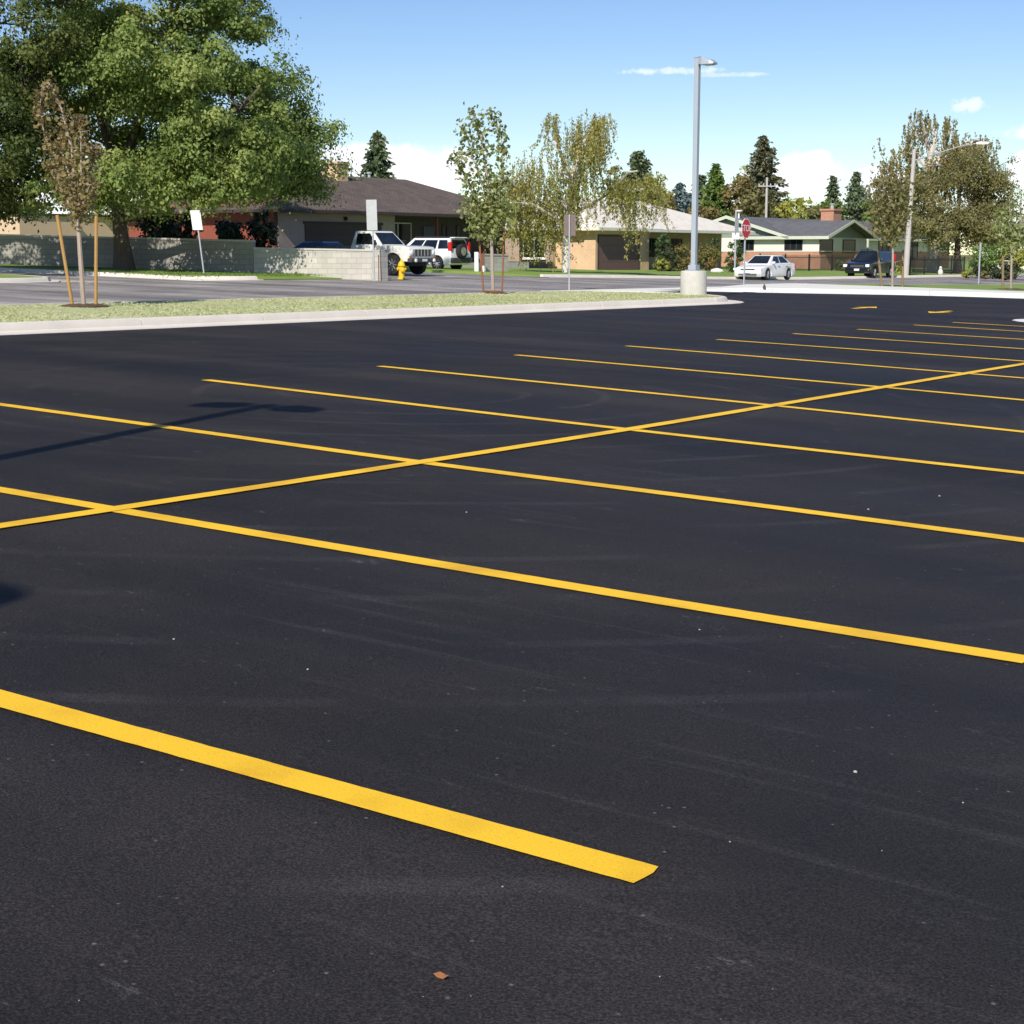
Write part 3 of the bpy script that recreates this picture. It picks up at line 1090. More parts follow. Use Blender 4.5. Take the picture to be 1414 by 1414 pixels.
# sapling with brown leaves, left
Z = 32.8
pos = PX(114, Z, .13)
st = [([(114, 420), (110, 340), (107, 290), (98, 200), (85, 150), (66, 112)], .099, 1.),
      ([(107, 300), (92, 250), (75, 215), (62, 190), (55, 150), (58, 120)], .086, .9), ([(107, 300), (112, 240), (112, 190), (108, 160)], .093, .8),
      ([(107, 305), (120, 265), (128, 225), (130, 200)], .093, .7), ([(107, 300), (100, 255), (88, 220), (84, 180)], .099, .8), ([(108, 300), (118, 275), (124, 255)], .105, .5),
      ([(100, 290), (85, 262), (72, 240), (66, 225)], .080, .5)]
sapling('staked sapling with brown autumn leaves, on the verge at left', pos, Z, 114, st, M['lf_brown'], 440, .10, .05)
m_ = tag(mulch(pos, .52), 'brown mulch around the foot of the brown-leaved sapling', 'mulch', 'mulch rings')
a = PX(99, Z, .12)
stake('leaning wooden stake left of the brown-leaved sapling', a, a + rel(79, 297, Z, a), .035, M['wood'], Vector(pos) + rel(110, 352, Z, pos))
a = PX(130, Z, .12)
stake('upright wooden stake right of the brown-leaved sapling', a, a + rel(133, 294, Z, a), .035, M['wood'])

# green sapling in the middle
Z = 46.
pos = PX(681, Z, .13)
st = [([(681, 403), (679, 340), (677, 300), (672, 240), (664, 190), (651, 150)], .13, .9),
      ([(677, 310), (690, 270), (695, 230), (692, 190), (676, 152)], .12, .8), ([(677, 315), (655, 270), (640, 240), (630, 212)], .13, .8),
      ([(677, 305), (668, 260), (650, 210), (640, 170)], .14, .8), ([(677, 320), (660, 300), (645, 275)], .17, .7), ([(678, 318), (695, 298), (700, 280)], .18, .8),
      ([(677, 325), (662, 320), (658, 300)], .2, .5), ([(677, 300), (684, 260), (688, 250)], .18, .7)]
sapling('staked young tree with upright pale green branches beside the weeping birch', pos, Z, 681, st, M['lf_young'], 420, .14, .05)
tag(mulch(pos, .45), 'brown mulch under the green sapling in front of the driveway', 'mulch', 'mulch rings')
a = PX(668, Z, .12)
stake('rusty brown stake left of the green sapling', a, a + rel(661, 322, Z, a), .028, M['rust'])
a = PX(693, Z, .12)
stake('rusty brown stake right of the green sapling', a, a + rel(696, 312, Z, a), .028, M['rust'])
mb = MB()
p1, p2 = PX(668, Z - .1, .2), PX(693, Z - .1, .2)
mb.tube([p1, p2], .022, 6)
tag(mb.build('stake_rail', M['rust']), 'rusty bar joining the feet of the stakes at the green sapling', 'rail')

# two saplings at right beyond the sidewalk
Z = 67.
pos = PX(1233, Z, .12)
st = [([(1233, 392), (1233, 350), (1232, 300), (1231, 250)], .24, 1.2), ([(1233, 330), (1215, 300), (1208, 262)], .22, .9), ([(1233, 330), (1248, 300), (1250, 262)], .22, .9),
      ([(1233, 318), (1222, 290), (1220, 250)], .22, .7), ([(1233, 318), (1242, 290), (1243, 255)], .2, .6), ([(1233, 335), (1218, 325), (1212, 315)], .2, .3)]
sapling('staked olive green sapling standing in front of the black car', pos, Z, 1233, st, M['lf_olive'], 230, .2, .05)
a = PX(1219, Z + 1, .1)
stake('tilted wooden stake seen against the black car', a, a + rel(1212, 345, Z + 1, a), .05, M['wood_old'])
a = PX(1247, Z + 1, .1)
stake('wooden stake between the olive sapling and the street lamp', a, a + rel(1247, 345, Z + 1, a), .05, M['wood_old'])
Z = 69.
pos = PX(1397, Z, .12)
st = [([(1397, 393), (1397, 350), (1396, 320), (1394, 285)], .24, 1.), ([(1397, 345), (1384, 322), (1380, 300)], .22, .7), ([(1397, 345), (1408, 325), (1411, 300)], .22, .7)]
sapling('pale green staked sapling near the right edge of the picture', pos, Z, 1397, st, M['lf_young'], 220, .2, .05)
tag(mulch(pos, .6), 'brown mulch under the sapling near the right edge', 'mulch', 'mulch rings')
a = PX(1386, Z, .1)
stake('wooden stake left of the sapling at the right edge', a, a + rel(1385, 352, Z, a), .05, M['wood_old'])


# weeping birches
def weeper(label, pos, Z, trunk_px, limbs_px, strands, leaf, size, r0, bark, group='trees in leaf', per=34):
    """strands: (px, py, spread px, drop px, count)"""
    t = thing('weeping_birch', label, 'tree', pos, 0, group)
    mb = MB()
    q = [rel(a, b, Z, pos) for a, b in trunk_px]
    q[0] = Vector((0, 0, -.1))
    k = len(q)
    mb.tube(q, [r0 * (1.1 - .55 * i / (k - 1)) for i in range(k)], 10)
    for pts in limbs_px:
        l = [rel(a, b, Z, pos, (random.uniform(-.7, .7) * i)) for i, (a, b) in enumerate(pts)]
        kk = len(l)
        mb.tube(l, [r0 * .5 * (1 - .8 * i / (kk - 1)) + .012 for i in range(kk)], 6)
    P, tw = [], MB()
    for px, py, sp, drop, n in strands:
        for _ in range(n):
            s = rel(px + random.gauss(0, sp), py + random.gauss(0, sp * .55), Z, pos, random.gauss(0, 1.3))
            ln = drop / F * Z * random.uniform(.5, 1.45)
            sway = Vector((random.gauss(0, .22), random.gauss(0, .22), 0))
            pts = [s + sway * (f * f) * ln - Vector((0, 0, ln * f)) for f in (0, .33, .66, 1)]
            tw.tube(pts, [.008, .006, .005, .004], 3, False)
            for _ in range(int(per * random.uniform(.6, 1.3))):
                f = random.random()
                p = s + sway * (f * f) * ln - Vector((0, 0, ln * f))
                P.append(p + Vector((random.gauss(0, .055), random.gauss(0, .055), random.gauss(0, .06))))
    mb.build('trunk', bark, t, smooth=True)
    cr_ = leaf_mesh('crown', np.array(P), size, leaf, t, .2, droop=(0, 0, -1.), aspect=.5)
    tm = bpy.data.meshes.new('twig')
    tm.from_pydata(tw.v, [], tw.f)
    tm.polygons.foreach_set('material_index', [1] * len(tm.polygons))
    bm = bmesh.new()
    bm.from_mesh(cr_.data)
    bm.from_mesh(tm)
    bm.to_mesh(cr_.data)
    bm.free()
    bpy.data.meshes.remove(tm)
    cr_.data.materials.append(M['barkdk'])
    return t


Z = 84.
pos = PX(781, Z, .16)
weeper('weeping birch with white trunk and drooping golden green branches', pos, Z,
       [(781, 375), (782, 335), (783, 300), (788, 260), (795, 225)],
       [[(795, 228), (806, 195), (822, 172), (828, 165)], [(790, 250), (775, 215), (765, 195), (767, 180)], [(783, 312), (765, 300), (735, 282), (705, 280), (692, 275)],
        [(784, 305), (800, 290), (815, 283), (845, 265), (868, 238), (880, 236)], [(788, 255), (765, 228), (748, 222)], [(845, 265), (880, 262), (905, 262)], [(788, 262), (800, 235), (820, 215)]],
       [(827, 163, 10, 55, 46), (800, 178, 13, 60, 42), (815, 195, 11, 50, 34), (765, 163, 7, 45, 18), (790, 215, 18, 55, 18), (735, 225, 18, 60, 40), (715, 250, 12, 72, 54), (760, 245, 20, 66, 44),
        (735, 275, 20, 66, 60), (800, 250, 17, 48, 46), (755, 290, 16, 50, 40), (864, 245, 15, 46, 36), (894, 250, 12, 44, 34), (872, 268, 11, 62, 26), (848, 250, 8, 50, 10)],
       M['lf_birch'], .145, .21, M['barkbirch'], per=62)

Z = 130.
pos = PX(1288, Z, .2)
weeper('tall birch with bare white limbs rising behind the street lamp', pos, Z,
       [(1289, 375), (1288, 330), (1286, 270), (1284, 215)],
       [[(1284, 215), (1279, 190), (1273, 168)], [(1285, 220), (1291, 190), (1290, 172)], [(1286, 240), (1262, 210), (1245, 205)], [(1286, 235), (1308, 195), (1314, 176)], [(1284, 205), (1266, 185), (1263, 172)],
        [(1286, 230), (1335, 200), (1358, 190)]],
       [(1270, 156, 7, 34, 16), (1290, 163, 6, 30, 10), (1312, 165, 7, 36, 16), (1262, 180, 10, 40, 22), (1240, 205, 12, 46, 30), (1290, 205, 22, 50, 42), (1330, 195, 14, 45, 60), (1358, 195, 10, 45, 44),
        (1280, 240, 18, 50, 60), (1255, 235, 14, 42, 50), (1320, 225, 20, 50, 80), (1225, 225, 8, 40, 20)],
       M['lf_birch2'], .26, .42, M['barkbirch'], per=32)

Z = 125.
pos = PX(1322, Z, .2)
bl = [blob(1325, 270, 62, 50, Z, pos, 120, 0, 3.4), blob(1360, 290, 42, 50, Z, pos, 70, 0, 2.6), blob(1290, 310, 45, 35, Z, pos, 65, -1, 2.4), blob(1330, 325, 55, 30, Z, pos, 70, -1.5, 2.4),
      blob(1350, 235, 32, 30, Z, pos, 45, .5, 2), blob(1270, 290, 25, 32, Z, pos, 30, 0, 1.8), blob(1375, 330, 22, 28, Z, pos, 26, 0, 1.4)]
tk = [Vector((0, 0, 0)), rel(1322, 350, Z, pos), rel(1322, 315, Z, pos)]
lm = [[tk[2], rel(1340, 280, Z, pos), rel(1355, 250, Z, pos)], [tk[2], rel(1300, 300, Z, pos), rel(1275, 290, Z, pos)], [tk[2], rel(1325, 270, Z, pos), rel(1330, 240, Z, pos)]]
tree('broad_tree', 'dense round olive brown tree at right behind the iron fence', 'tree', pos, tk, lm, bl, M['lf_olive'], M['barkdk'], .19, 90, .75, 'trees in leaf', .3, 80, .6, .6, .7)

# small tree left of the street lamp
Z = 128.
pos = PX(1228, Z, .2)
bl = [blob(1228, 275, 26, 34, Z, pos, 60, 0, 1.6), blob(1232, 310, 26, 22, Z, pos, 40, 0, 1.6)]
tk = [Vector((0, 0, 0)), rel(1228, 345, Z, pos), rel(1229, 310, Z, pos)]
tree('small_tree', 'small yellowing tree in front of the grey roof near the street lamp', 'tree', pos, tk, [[tk[2], rel(1226, 270, Z, pos)]], bl, M['lf_rustbush'], M['barkdk'], .24, 34, .6, 'trees in leaf', .14, 20)


def conifer(label, px, top, Z, hw, base_py, leaf, n=2600, size=.5, group='conifers behind the houses', dz=.1, tier=.55, gap=.12):
    """hw: half width in pixels near the foot"""
    pos = PX(px, Z, dz)
    h = HZ(top, Z) - pos[2]
    r = hw / F * Z * 1.45
    z0 = .04 * h
    t = thing('conifer', label, 'conifer', pos, 0, group)
    mb = MB()
    mb.tube([(0, 0, -.2), (0, 0, h * .5), (0, 0, h * .98)], [.03 * h * .6 + .08, .018 * h * .6 + .04, .02], 8)
    P, T = [], []
    z = z0
    while z < h * .99:
        f = (z - z0) / (h - z0)
        R0 = r * (1 - f) ** .78 + .14
        nb = max(6, int(8 + 9 * (1 - f)))
        for k in range(nb):
            a = random.uniform(0, 2 * PI)
            ln = R0 * random.uniform(.6, 1.15)
            dirv = Vector((math.cos(a), math.sin(a), random.uniform(-.38, -.12)))
            e = dirv * ln
            mb.tube([(0, 0, z), Vector((0, 0, z)) + e], [.035, .01], 3, False)
            m = max(7, int(ln * 17))
            for _ in range(m):
                q = random.uniform(.12, 1.04)
                w = .20 * ln * (1.1 - q) + .10
                p = Vector((0, 0, z)) + e * q + Vector((random.gauss(0, w), random.gauss(0, w), random.gauss(0, .09) + .1 * q * q * ln))
                P.append(p)
                T.append((dirv.x, dirv.y, dirv.z - .25))
        z += tier * random.uniform(.7, 1.2) * (.45 + .55 * (1 - f))
    mb.build('trunk', M['barkdk'], t, smooth=True)
    leaf_mesh('foliage', np.array(P), size, leaf, t, .7, droop=np.array(T) * 1.2, aspect=.5)
    return t


conifer('dark green spruce rising behind the brown house roof', 524, 180, 140, 32, 255, M['lf_spruce'])
conifer('broad spruce behind the weeping birch and cream roof', 880, 205, 150, 44, 290, M['lf_spruce'], dz=0)
conifer('small blue spruce peeking above the cream roof', 937, 252, 155, 26, 290, M['lf_spruce_blue'], size=.42)
conifer('second blue spruce, shorter, tight against the lamp pole', 950, 268, 150, 24, 290, M['lf_spruce_blue'], size=.42)
conifer('bright green conifer just right of the lamp pole', 986, 228, 160, 34, 290, M['lf_green'], size=.5)
conifer('green conifer half hidden behind the lamp pole', 966, 240, 165, 26, 290, M['lf_spruce'], size=.5)
conifer('tallest brownish spruce standing behind the stop sign', 1050, 185, 165, 38, 290, M['lf_spruce_brown'], size=.5)
conifer('slim dark conifer left of the brick chimney', 1147, 242, 165, 16, 290, M['lf_spruce'], size=.42, tier=.4)
conifer('ragged dark conifer directly left of the chimney top', 1178, 237, 168, 24, 290, M['lf_spruce'], size=.45)


def bush(label, px, py, rx, ry, Z, leaf, n=60, size=.2, per=30, group='shrubs', name='shrub', cat='shrub', rad=None, dz=.15, trunk_h=.2):
    pos = PX(px, Z, dz)
    a = rx / F * Z
    b = ry / F * Z
    cz = HZ(py, Z) - pos[2]
    t = thing(name, label, cat, pos, 0, group)
    P, cen, N = clumps([(0, 0, cz, a, a, b, n)], per, rad or min(a, b) * .33, .7, .35)
    N = N[P[:, 2] > .02]
    P = P[P[:, 2] > .02]
    mb = MB()
    for c in cen[:: max(1, len(cen) // 14)]:
        mb.tube(bent((random.gauss(0, .05), random.gauss(0, .05), -.05), c, 3, .05), [.04 + .01 * cz, .03, .02, .01], 5, False)
    mb.build('stem' if cat == 'shrub' else 'trunk', M['barkdk'], t, smooth=True)
    leaf_mesh('foliage' if cat == 'shrub' else 'crown', P, size, leaf, t, .2, N=N)
    return t


# trees massed behind the houses, each on its own
g2 = 'leafy trees behind the houses'
kw = dict(name='leafy_tree', cat='tree', group=g2, dz=0)
bush('brownish tree between the lamp pole and the tall spruce', 1022, 272, 24, 32, 158, M['lf_rustbush'], 50, .4, 26, **kw)
bush('brownish green tree in front of the foot of the tall spruce', 1040, 280, 22, 24, 152, M['lf_olive'], 40, .4, 26, **kw)
bush('pale green tree in the gap left of the tall spruce', 1028, 250, 15, 22, 170, M['lf_young'], 30, .38, 22, **kw)
bush('yellow green round tree behind the grey roof', 1100, 292, 32, 18, 160, M['lf_yellow'], 60, .36, 26, **kw)
bush('low dark green tree behind the grey roof, next to the slim conifer', 1140, 292, 24, 16, 158, M['lf_green'], 46, .36, 26, **kw)
bush('dull brown tree behind the right part of the grey roof', 1128, 296, 18, 12, 156, M['lf_olive'], 26, .36, 24, **kw)
bush('dark tree crowding the brick chimney from behind', 1185, 282, 24, 24, 160, M['lf_spruce'], 46, .36, 26, **kw)
bush('green tree between the chimney and the street lamp', 1210, 290, 18, 22, 156, M['lf_green'], 34, .36, 26, **kw)
bush('orange brown tree low above the cream roof', 968, 296, 24, 14, 145, M['lf_rustbush'], 36, .34, 26, **kw)
bush('olive tree behind the right end of the weeping birch', 905, 268, 22, 26, 146, M['lf_birch'], 40, .36, 24, **kw)
bush('golden tree low behind the cream roof left of the blue spruces', 920, 285, 14, 16, 145, M['lf_birch2'], 26, .34, 24, **kw)
bush('dark leafy tree at the left of the weeping birch top', 850, 262, 18, 30, 150, M['lf_olive'], 36, .36, 24, **kw)
bush('small distant green tree behind the tan building', 47, 288, 30, 14, 150, M['lf_young'], 44, .4, 24, **kw)
bush('small tree at the very right edge behind the far house', 1414, 318, 14, 22, 175, M['lf_spruce'], 30, .36, 24, **kw)

# shrubs before the cream-roofed house and along the right
kw2 = dict(group='shrubs', dz=.1)  # the four behind the block wall are added to darken the red house end
bush('tall dark shrub added behind the block wall, just right of the big trunk', 222, 318, 26, 42, 72, M['lf_hedge'], 70, .2, 34, **kw2)
bush('dark shrub added behind the block wall, left of the white sign', 262, 322, 15, 34, 73, M['lf_hedge'], 46, .2, 32, **kw2)
bush('dark green shrub added behind the block wall, right of the white sign', 318, 325, 20, 26, 72, M['lf_hedge'], 46, .2, 32, **kw2)
bush('dark shrub added behind the step in the block wall', 362, 322, 18, 32, 73, M['lf_hedge'], 50, .2, 32, **kw2)
bush('yellow green low bush beside the garage', 913, 366, 13, 9, 104, M['lf_yellow'], 36, .13, 26)
bush('round green and red bush left of the lamp pole', 942, 354, 15, 18, 107, M['lf_redgreen'], 60, .14, 28)
bush('round reddish bush right of the lamp pole base', 977, 355, 16, 17, 110, M['lf_redgreen'], 60, .14, 28)
bush('dark conical juniper against the house wall near the garage', 914, 342, 10, 24, 107, M['lf_juniper'], 44, .16, 28)
bush('pointed green shrub behind the reddish bush', 985, 343, 8, 22, 113, M['lf_juniper'], 36, .16, 26)
bush('dark low shrub in the shade beside the garage corner', 925, 360, 12, 14, 105, M['lf_hedge'], 34, .14, 26)
bush('tall columnar green shrub left of the white sedan', 1015, 354, 12, 25, 106, M['lf_juniper'], 56, .15, 30)
bush('tiny conical shrub at the foot of the brick wall', 1160, 366, 6, 10, 122, M['lf_juniper'], 22, .14, 22)
bush('low rounded hedge left of the street lamp pole', 1246, 373, 12, 9, 118, M['lf_yellow'], 34, .16, 26)
bush('bright green bush behind the thin post at right', 1362, 352, 22, 18, 112, M['lf_green'], 60, .2, 28)
bush('yellow green bush beside the right edge sapling', 1402, 358, 20, 18, 110, M['lf_yellow'], 56, .2, 28)
bush('large dark bush under the olive tree', 1352, 372, 18, 13, 116, M['lf_hedge'], 40, .2, 26)
bush('very dark low hedge near the right edge', 1388, 374, 18, 12, 104, M['lf_hedge'], 50, .17, 28)
bush('small olive shrub at the end of the iron fence', 1336, 378, 10, 6, 108, M['lf_yellow'], 20, .14, 24)
bush('low ground shrub right of the thin post', 1360, 379, 9, 5, 106, M['lf_olive'], 18, .14, 24)


# ------------------------------------------------------------------ houses
def house(name, label, u, v, dz=.13, cat='house'):
    p = W(u, v, dz)
    return thing(name, label, cat, p, YAW)


def window(root, x0, x1, z0, z1, y=0., face='v', mullions=1, frame='white', sill=False, depth=.05, t=.06, plain=False):
    """face 'v': wall looking along -y at y; face 'u': wall looking along -x at x=y (x0..x1 then run along y)"""
    def B(mb, a0, a1, d0, d1, c0, c1):
        if face == 'v': mb.box(a0, a1, y + d0, y + d1, c0, c1)
        else: mb.box(y + d0, y + d1, a0, a1, c0, c1)
    f = MB()
    B(f, x0, x1, -depth, .02, z0, z0 + t); B(f, x0, x1, -depth, .02, z1 - t, z1)
    B(f, x0, x0 + t, -depth, .02, z0 + t, z1 - t); B(f, x1 - t, x1, -depth, .02, z0 + t, z1 - t)
    for i in range(mullions):
        c = x0 + (x1 - x0) * (i + 1) / (mullions + 1)
        B(f, c - t / 2, c + t / 2, -depth + .006, .02, z0 + t, z1 - t)
    w = f.build('window', M[frame], root)
    g = MB()
    B(g, x0 + t * .5, x1 - t * .5, -.022, .01, z0 + t * .5, z1 - t * .5)
    g.build('pane', M['glass'], w)
    if sill:
        s = MB()
        B(s, x0 - .1, x1 + .1, -.14, .02, z0 - .09, z0 - .002)
        s.build('sill', M['offwhite'], w)
    return w


def hip_roof(mb, x0, x1, y0, y1, z, rise, rx0, rx1, ry, th=.16):
    """hip roof slab: eave rectangle at z, ridge from (rx0, ry) to (rx1, ry)"""
    b = [(x0, y0, z), (x1, y0, z), (x1, y1, z), (x0, y1, z)]
    t = [(x, y, zz + th) for x, y, zz in b]
    r = [(rx0, ry, z + th + rise), (rx1, ry, z + th + rise)]
    mb.add(b + t + r, [(3, 2, 1, 0), (0, 1, 5, 4), (1, 2, 6, 5), (2, 3, 7, 6), (3, 0, 4, 7),
                       (4, 5, 9, 8), (5, 6, 9), (6, 7, 8, 9), (7, 4, 8)])


def garage_door(root, x0, x1, z1, m, y, rows=4, name='garage_door'):
    d = MB()
    for i in range(rows):
        a, b = z1 * i / rows, z1 * (i + 1) / rows
        d.box(x0, x1, y - .03, y + .04, a + .006, b - .006)
    d.box(x0, x1, y + .0, y + .05, 0, z1)
    o = d.build(name, m, root)
    return o


# --- brown house with garage wing
u0, v0 = 60.5, 57.0
h = house('brown_house', 'low brown house with dark hipped roof and garage behind the pickup truck', u0, v0)
LX, LY = 21.6, 11.
w = MB()
w.box(0, 9.3, .02, LY, -.5, 2.62)
w.build('garage_wall', M['taupe'], h)
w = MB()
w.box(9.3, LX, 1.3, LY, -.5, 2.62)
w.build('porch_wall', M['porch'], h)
w = MB()
w.box(-.06, -.003, .1, LY + .0, -.5, 3.1)
w.build('end_wall', M['redwall'], h)
w = MB()
w.box(-.09, -.062, .05, .2, -.4, 2.6)
w.build('corner_trim', M['dkbrown'], h)
x0, x1 = u_at(422, v0) - u0, u_at(527, v0) - u0
garage_door(h, x0, x1, 2.05, M['gdoor1'], 0.)
w = MB()
w.box(x0 - .12, x1 + .12, -.05, -.0, 2.06, 2.2)
w.build('door_header', M['dkbrown'], h)
window(h, u_at(553, v0) - u0 - .3, u_at(587, v0) - u0 + .1, .75, 2.3, 0 - .0 + 1.3 if False else .0, 'v', 1, 'offwhite') if False else None
window(h, 9.9, 12.3, .55, 2.28, 1.3, 'v', 1, 'cream_trim')
d = MB(); d.box(13.4, 14.4, 1.24, 1.31, 0, 2.1)
dr = d.build('door', M['bluedoor'], h)
d = MB(); d.tube([(14.28, 1.2, 1.0), (14.28, 1.2, 1.12)], .02, 6)
d.build('handle', M['chrome'], dr)
for a in (15.2, 16.6):
    window(h, a, a + .5, .3, 2.2, 1.3, 'v', 0, 'dkbrown')
window(h, 18.0, 19.8, .3, 2.2, 1.3, 'v', 1, 'dkbrown')
window(h, 2.6, 4.2, .9, 2.1, -.06, 'u', 1, 'dkbrown')
window(h, 7.0, 8.6, .9, 2.1, -.06, 'u', 1, 'dkbrown')
for a in (12.9, 17.4, 21.3):
    p = MB(); p.box(a, a + .14, -.12, .02, -.5, 2.6)
    p.build('porch_post', M['redtrim'], h)
w = MB()
w.box(9.3, LX, -.5, 1.3, -.4, .02)
w.build('porch_floor', M['concrete'], h)
rf = MB()
hip_roof(rf, -.75, LX + .7, -.75, LY + .7, 2.62, 2.2, 6.2, LX - 4.6, 5.4)
ro = rf.build('roof', M['shingle_dk'], h)
w = MB()
w.box(-.77, LX + .72, -.79, -.752, 2.61, 2.75); w.box(-.79, -.752, -.75, LY + .7, 2.61, 2.75)
w.build('fascia', M['dkbrown'], ro)
w = MB()
w.box(9.6, 10.5, 4.4, 5.6, 3.8, 5.55)
w.box(9.52, 10.58, 4.32, 5.68, 5.55, 5.7)
w.build('chimney', M['brick_tan'], ro)
w = MB(); w.lathe([(.09, 4.2), (.09, 5.2), (.16, 5.25), (.16, 5.35)], 10, (14.5, 6.2, 0))
w.build('vent_pipe', M['galv'], ro)
w = MB(); w.lathe([(.06, 0), (.1, .05), (.1, .16), (.04, .2)], 8, (u_at(477, v0) - u0, -.08, 2.28))
w.build('wall_light', M['black'], h)

# --- cream-roofed brick house
u0, v0 = 86.4, 54.4
h = house('brick_house', 'tan brick house with cream roof and red brown garage door', u0, v0)
gx1 = u_at(896, v0) - u0
w = MB(); w.box(0, gx1, .0, 3.0, -.5, 2.5)
w.build('garage_wall', M['brick_tan'], h)
w = MB(); w.box(-.35, gx1 - .5, 3.0, 11.5, -.5, 2.5)
w.build('end_wall', M['brick_taupe'], h)
w = MB(); w.box(gx1, 22.5, 3.0, 11., -.5, 2.5)
w.build('front_wall', M['brick_taupe'], h)
x0, x1 = u_at(826, v0) - u0, u_at(881, v0) - u0
garage_door(h, x0, x1, 2.1, M['gdoor2'], -.012)
w = MB()
w.box(x0 - .1, x0 - .003, -.06, -.002, 0, 2.2); w.box(x1 + .003, x1 + .1, -.06, -.002, 0, 2.2); w.box(x0 - .1, x1 + .1, -.06, -.002, 2.12, 2.24)
w.build('door_frame', M['dkbrown'], h)
w = MB(); w.lathe([(.05, 0), (.09, .05), (.09, .18), (.04, .22)], 8, (gx1 - .35, -.1, 1.75))
w.build('wall_light', M['white'], h)
window(h, 3.55, 5.25, .75, 2.1, -.35, 'u', 1, 'white', True)
for a in (gx1 + 1.0, gx1 + 4.6, gx1 + 8.2):
    window(h, a, a + 1.6, .8, 2.1, 3.0, 'v', 1, 'dkbrown')
d = MB(); d.box(gx1 + 6.7, gx1 + 7.6, 2.94, 3.0, 0, 2.1)
d.build('door', M['bluedoor'], h)
for a in (gx1 + 7.4, gx1 + 11):
    p = MB(); p.box(a, a + .14, .9, 1.04, -.4, 2.48)
    p.build('porch_post', M['brick_red'], h)
rf = MB()
hip_roof(rf, -.9, 23.2, .6, 12.2, 2.5, 2.15, 4.6, 16.0, 6.3)
ro = rf.build('roof', M['shingle_cream'], h)
rf = MB()
hip_roof(rf, -.65, gx1 + .65, -.65, 6.4, 2.497, 1.75, gx1 * .5 - .3, gx1 * .5 + .3, 3.4)
rf.build('garage_roof', M['shingle_cream'], h)
w = MB()
w.box(-.67, gx1 + .67, -.69, -.652, 2.47, 2.66); w.box(gx1 + .67, 23.2, .56, .598, 2.47, 2.66); w.box(-.69, -.652, -.65, .6, 2.47, 2.66)
w.build('fascia', M['offwhite'], ro)
w = MB()
w.lathe([(.10, 3.6), (.10, 4.55), (.22, 4.6), (.28, 4.75), (.2, 4.93), (.05, 5.0)], 12, (11.0, 5.2, 0))
w.build('turbine_vent', M['white'], ro)

# --- green-trimmed house
u0, v0 = 118.0, 53.5
h = house('gabled_house', 'brick and cream house with green gables, grey roof and brick chimney', u0, v0)
FW = 9.0
w = MB(); w.box(0, FW, 0, 3.5, -.6, 1.42); w.box(0.002, 38, 3.5, 12.6, -.6, 1.42)
w.build('brick_wall', M['brick_red'], h)
w = MB(); w.box(.02, FW - .02, .02, 3.5, 1.421, 2.5); w.box(.02, 37.98, 3.5, 12.58, 1.421, 2.5)
w.build('upper_wall', M['offwhite'], h)
w = MB(); w.box(-.03, FW + .03, -.03, .0, 1.40, 1.46); w.box(-.03, 0, 0, 12.6, 1.40, 1.46)
w.build('ledge', M['offwhite'], h)
vy = lambda px: (lambda a: (lambda y: -SU * a * y + CU * y - v0)(u0 / (CU * a + SU)))(sight(px, 345)[0])
for a, b in ((1083, 1108), (1020, 1041)):
    y1, y0_ = vy(a), vy(b)
    window(h, y0_, y1, 1.5, 2.36, .02, 'u', 2, 'dkbrown')
for a, b in ((1131, 1149), (1163, 1180)):
    window(h, u_at(a, v0) - u0, u_at(b, v0) - u0, 1.3, 2.36, -.0, 'v', 0, 'dkbrown')
window(h, 11.5, 14, 1.0, 2.3, 3.5, 'v', 1, 'dkbrown')
window(h, 20, 23, .7, 2.3, 3.5, 'v', 2, 'dkbrown')
window(h, 27, 29.5, .7, 2.3, 3.5, 'v', 1, 'dkbrown')
d = MB(); d.box(9.6, 10.5, 3.43, 3.5, 0, 2.1)
d.build('door', M['dkbrown'], h)
p = MB(); p.box(FW + 1.4, FW + 1.55, .4, .55, -.4, 2.5)
p.build('porch_post', M['cream_trim'], h)
# main gable roof along u, ridge at y=8.1
def gable(mb, x0, x1, y0, yr, y1, z0, zr, th=.14):
    for (ya, za, yb, zb) in ((y0, z0, yr, zr), (y1, z0, yr, zr)):
        mb.add([(x0, ya, za), (x1, ya, za), (x1, yb, zb), (x0, yb, zb), (x0, ya, za + th), (x1, ya, za + th), (x1, yb, zb + th), (x0, yb, zb + th)],
               [(0, 3, 2, 1), (4, 5, 6, 7), (0, 1, 5, 4), (1, 2, 6, 5), (2, 3, 7, 6), (3, 0, 4, 7)])
rf = MB()
gable(rf, -.4, 38.7, 2.6, 8.1, 13.4, 2.45, 4.1)
ro = rf.build('roof', M['shingle_grey'], h)
w = MB()
w.prism([(.03, 3.2, 2.5), (.03, 8.1, 4.05), (.03, 12.9, 2.5)], (.1, 0, 0))
w.build('gable_wall', M['green_siding'], h)
w = MB()
for ya, za, yb, zb in ((2.55, 2.42, 8.1, 4.09), (13.45, 2.42, 8.1, 4.09)):
    w.add([(-.46, ya, za - .06), (-.46, yb, zb - .06), (-.46, yb, zb + .2), (-.46, ya, za + .2), (-.402, ya, za - .06), (-.402, yb, zb - .06), (-.402, yb, zb + .2), (-.402, ya, za + .2)],
          [(0, 1, 2, 3), (7, 6, 5, 4), (0, 4, 5, 1), (1, 5, 6, 2), (2, 6, 7, 3), (3, 7, 4, 0)])
w.build('barge_board', M['cream_trim'], ro)
rf = MB()
xr = FW * .5
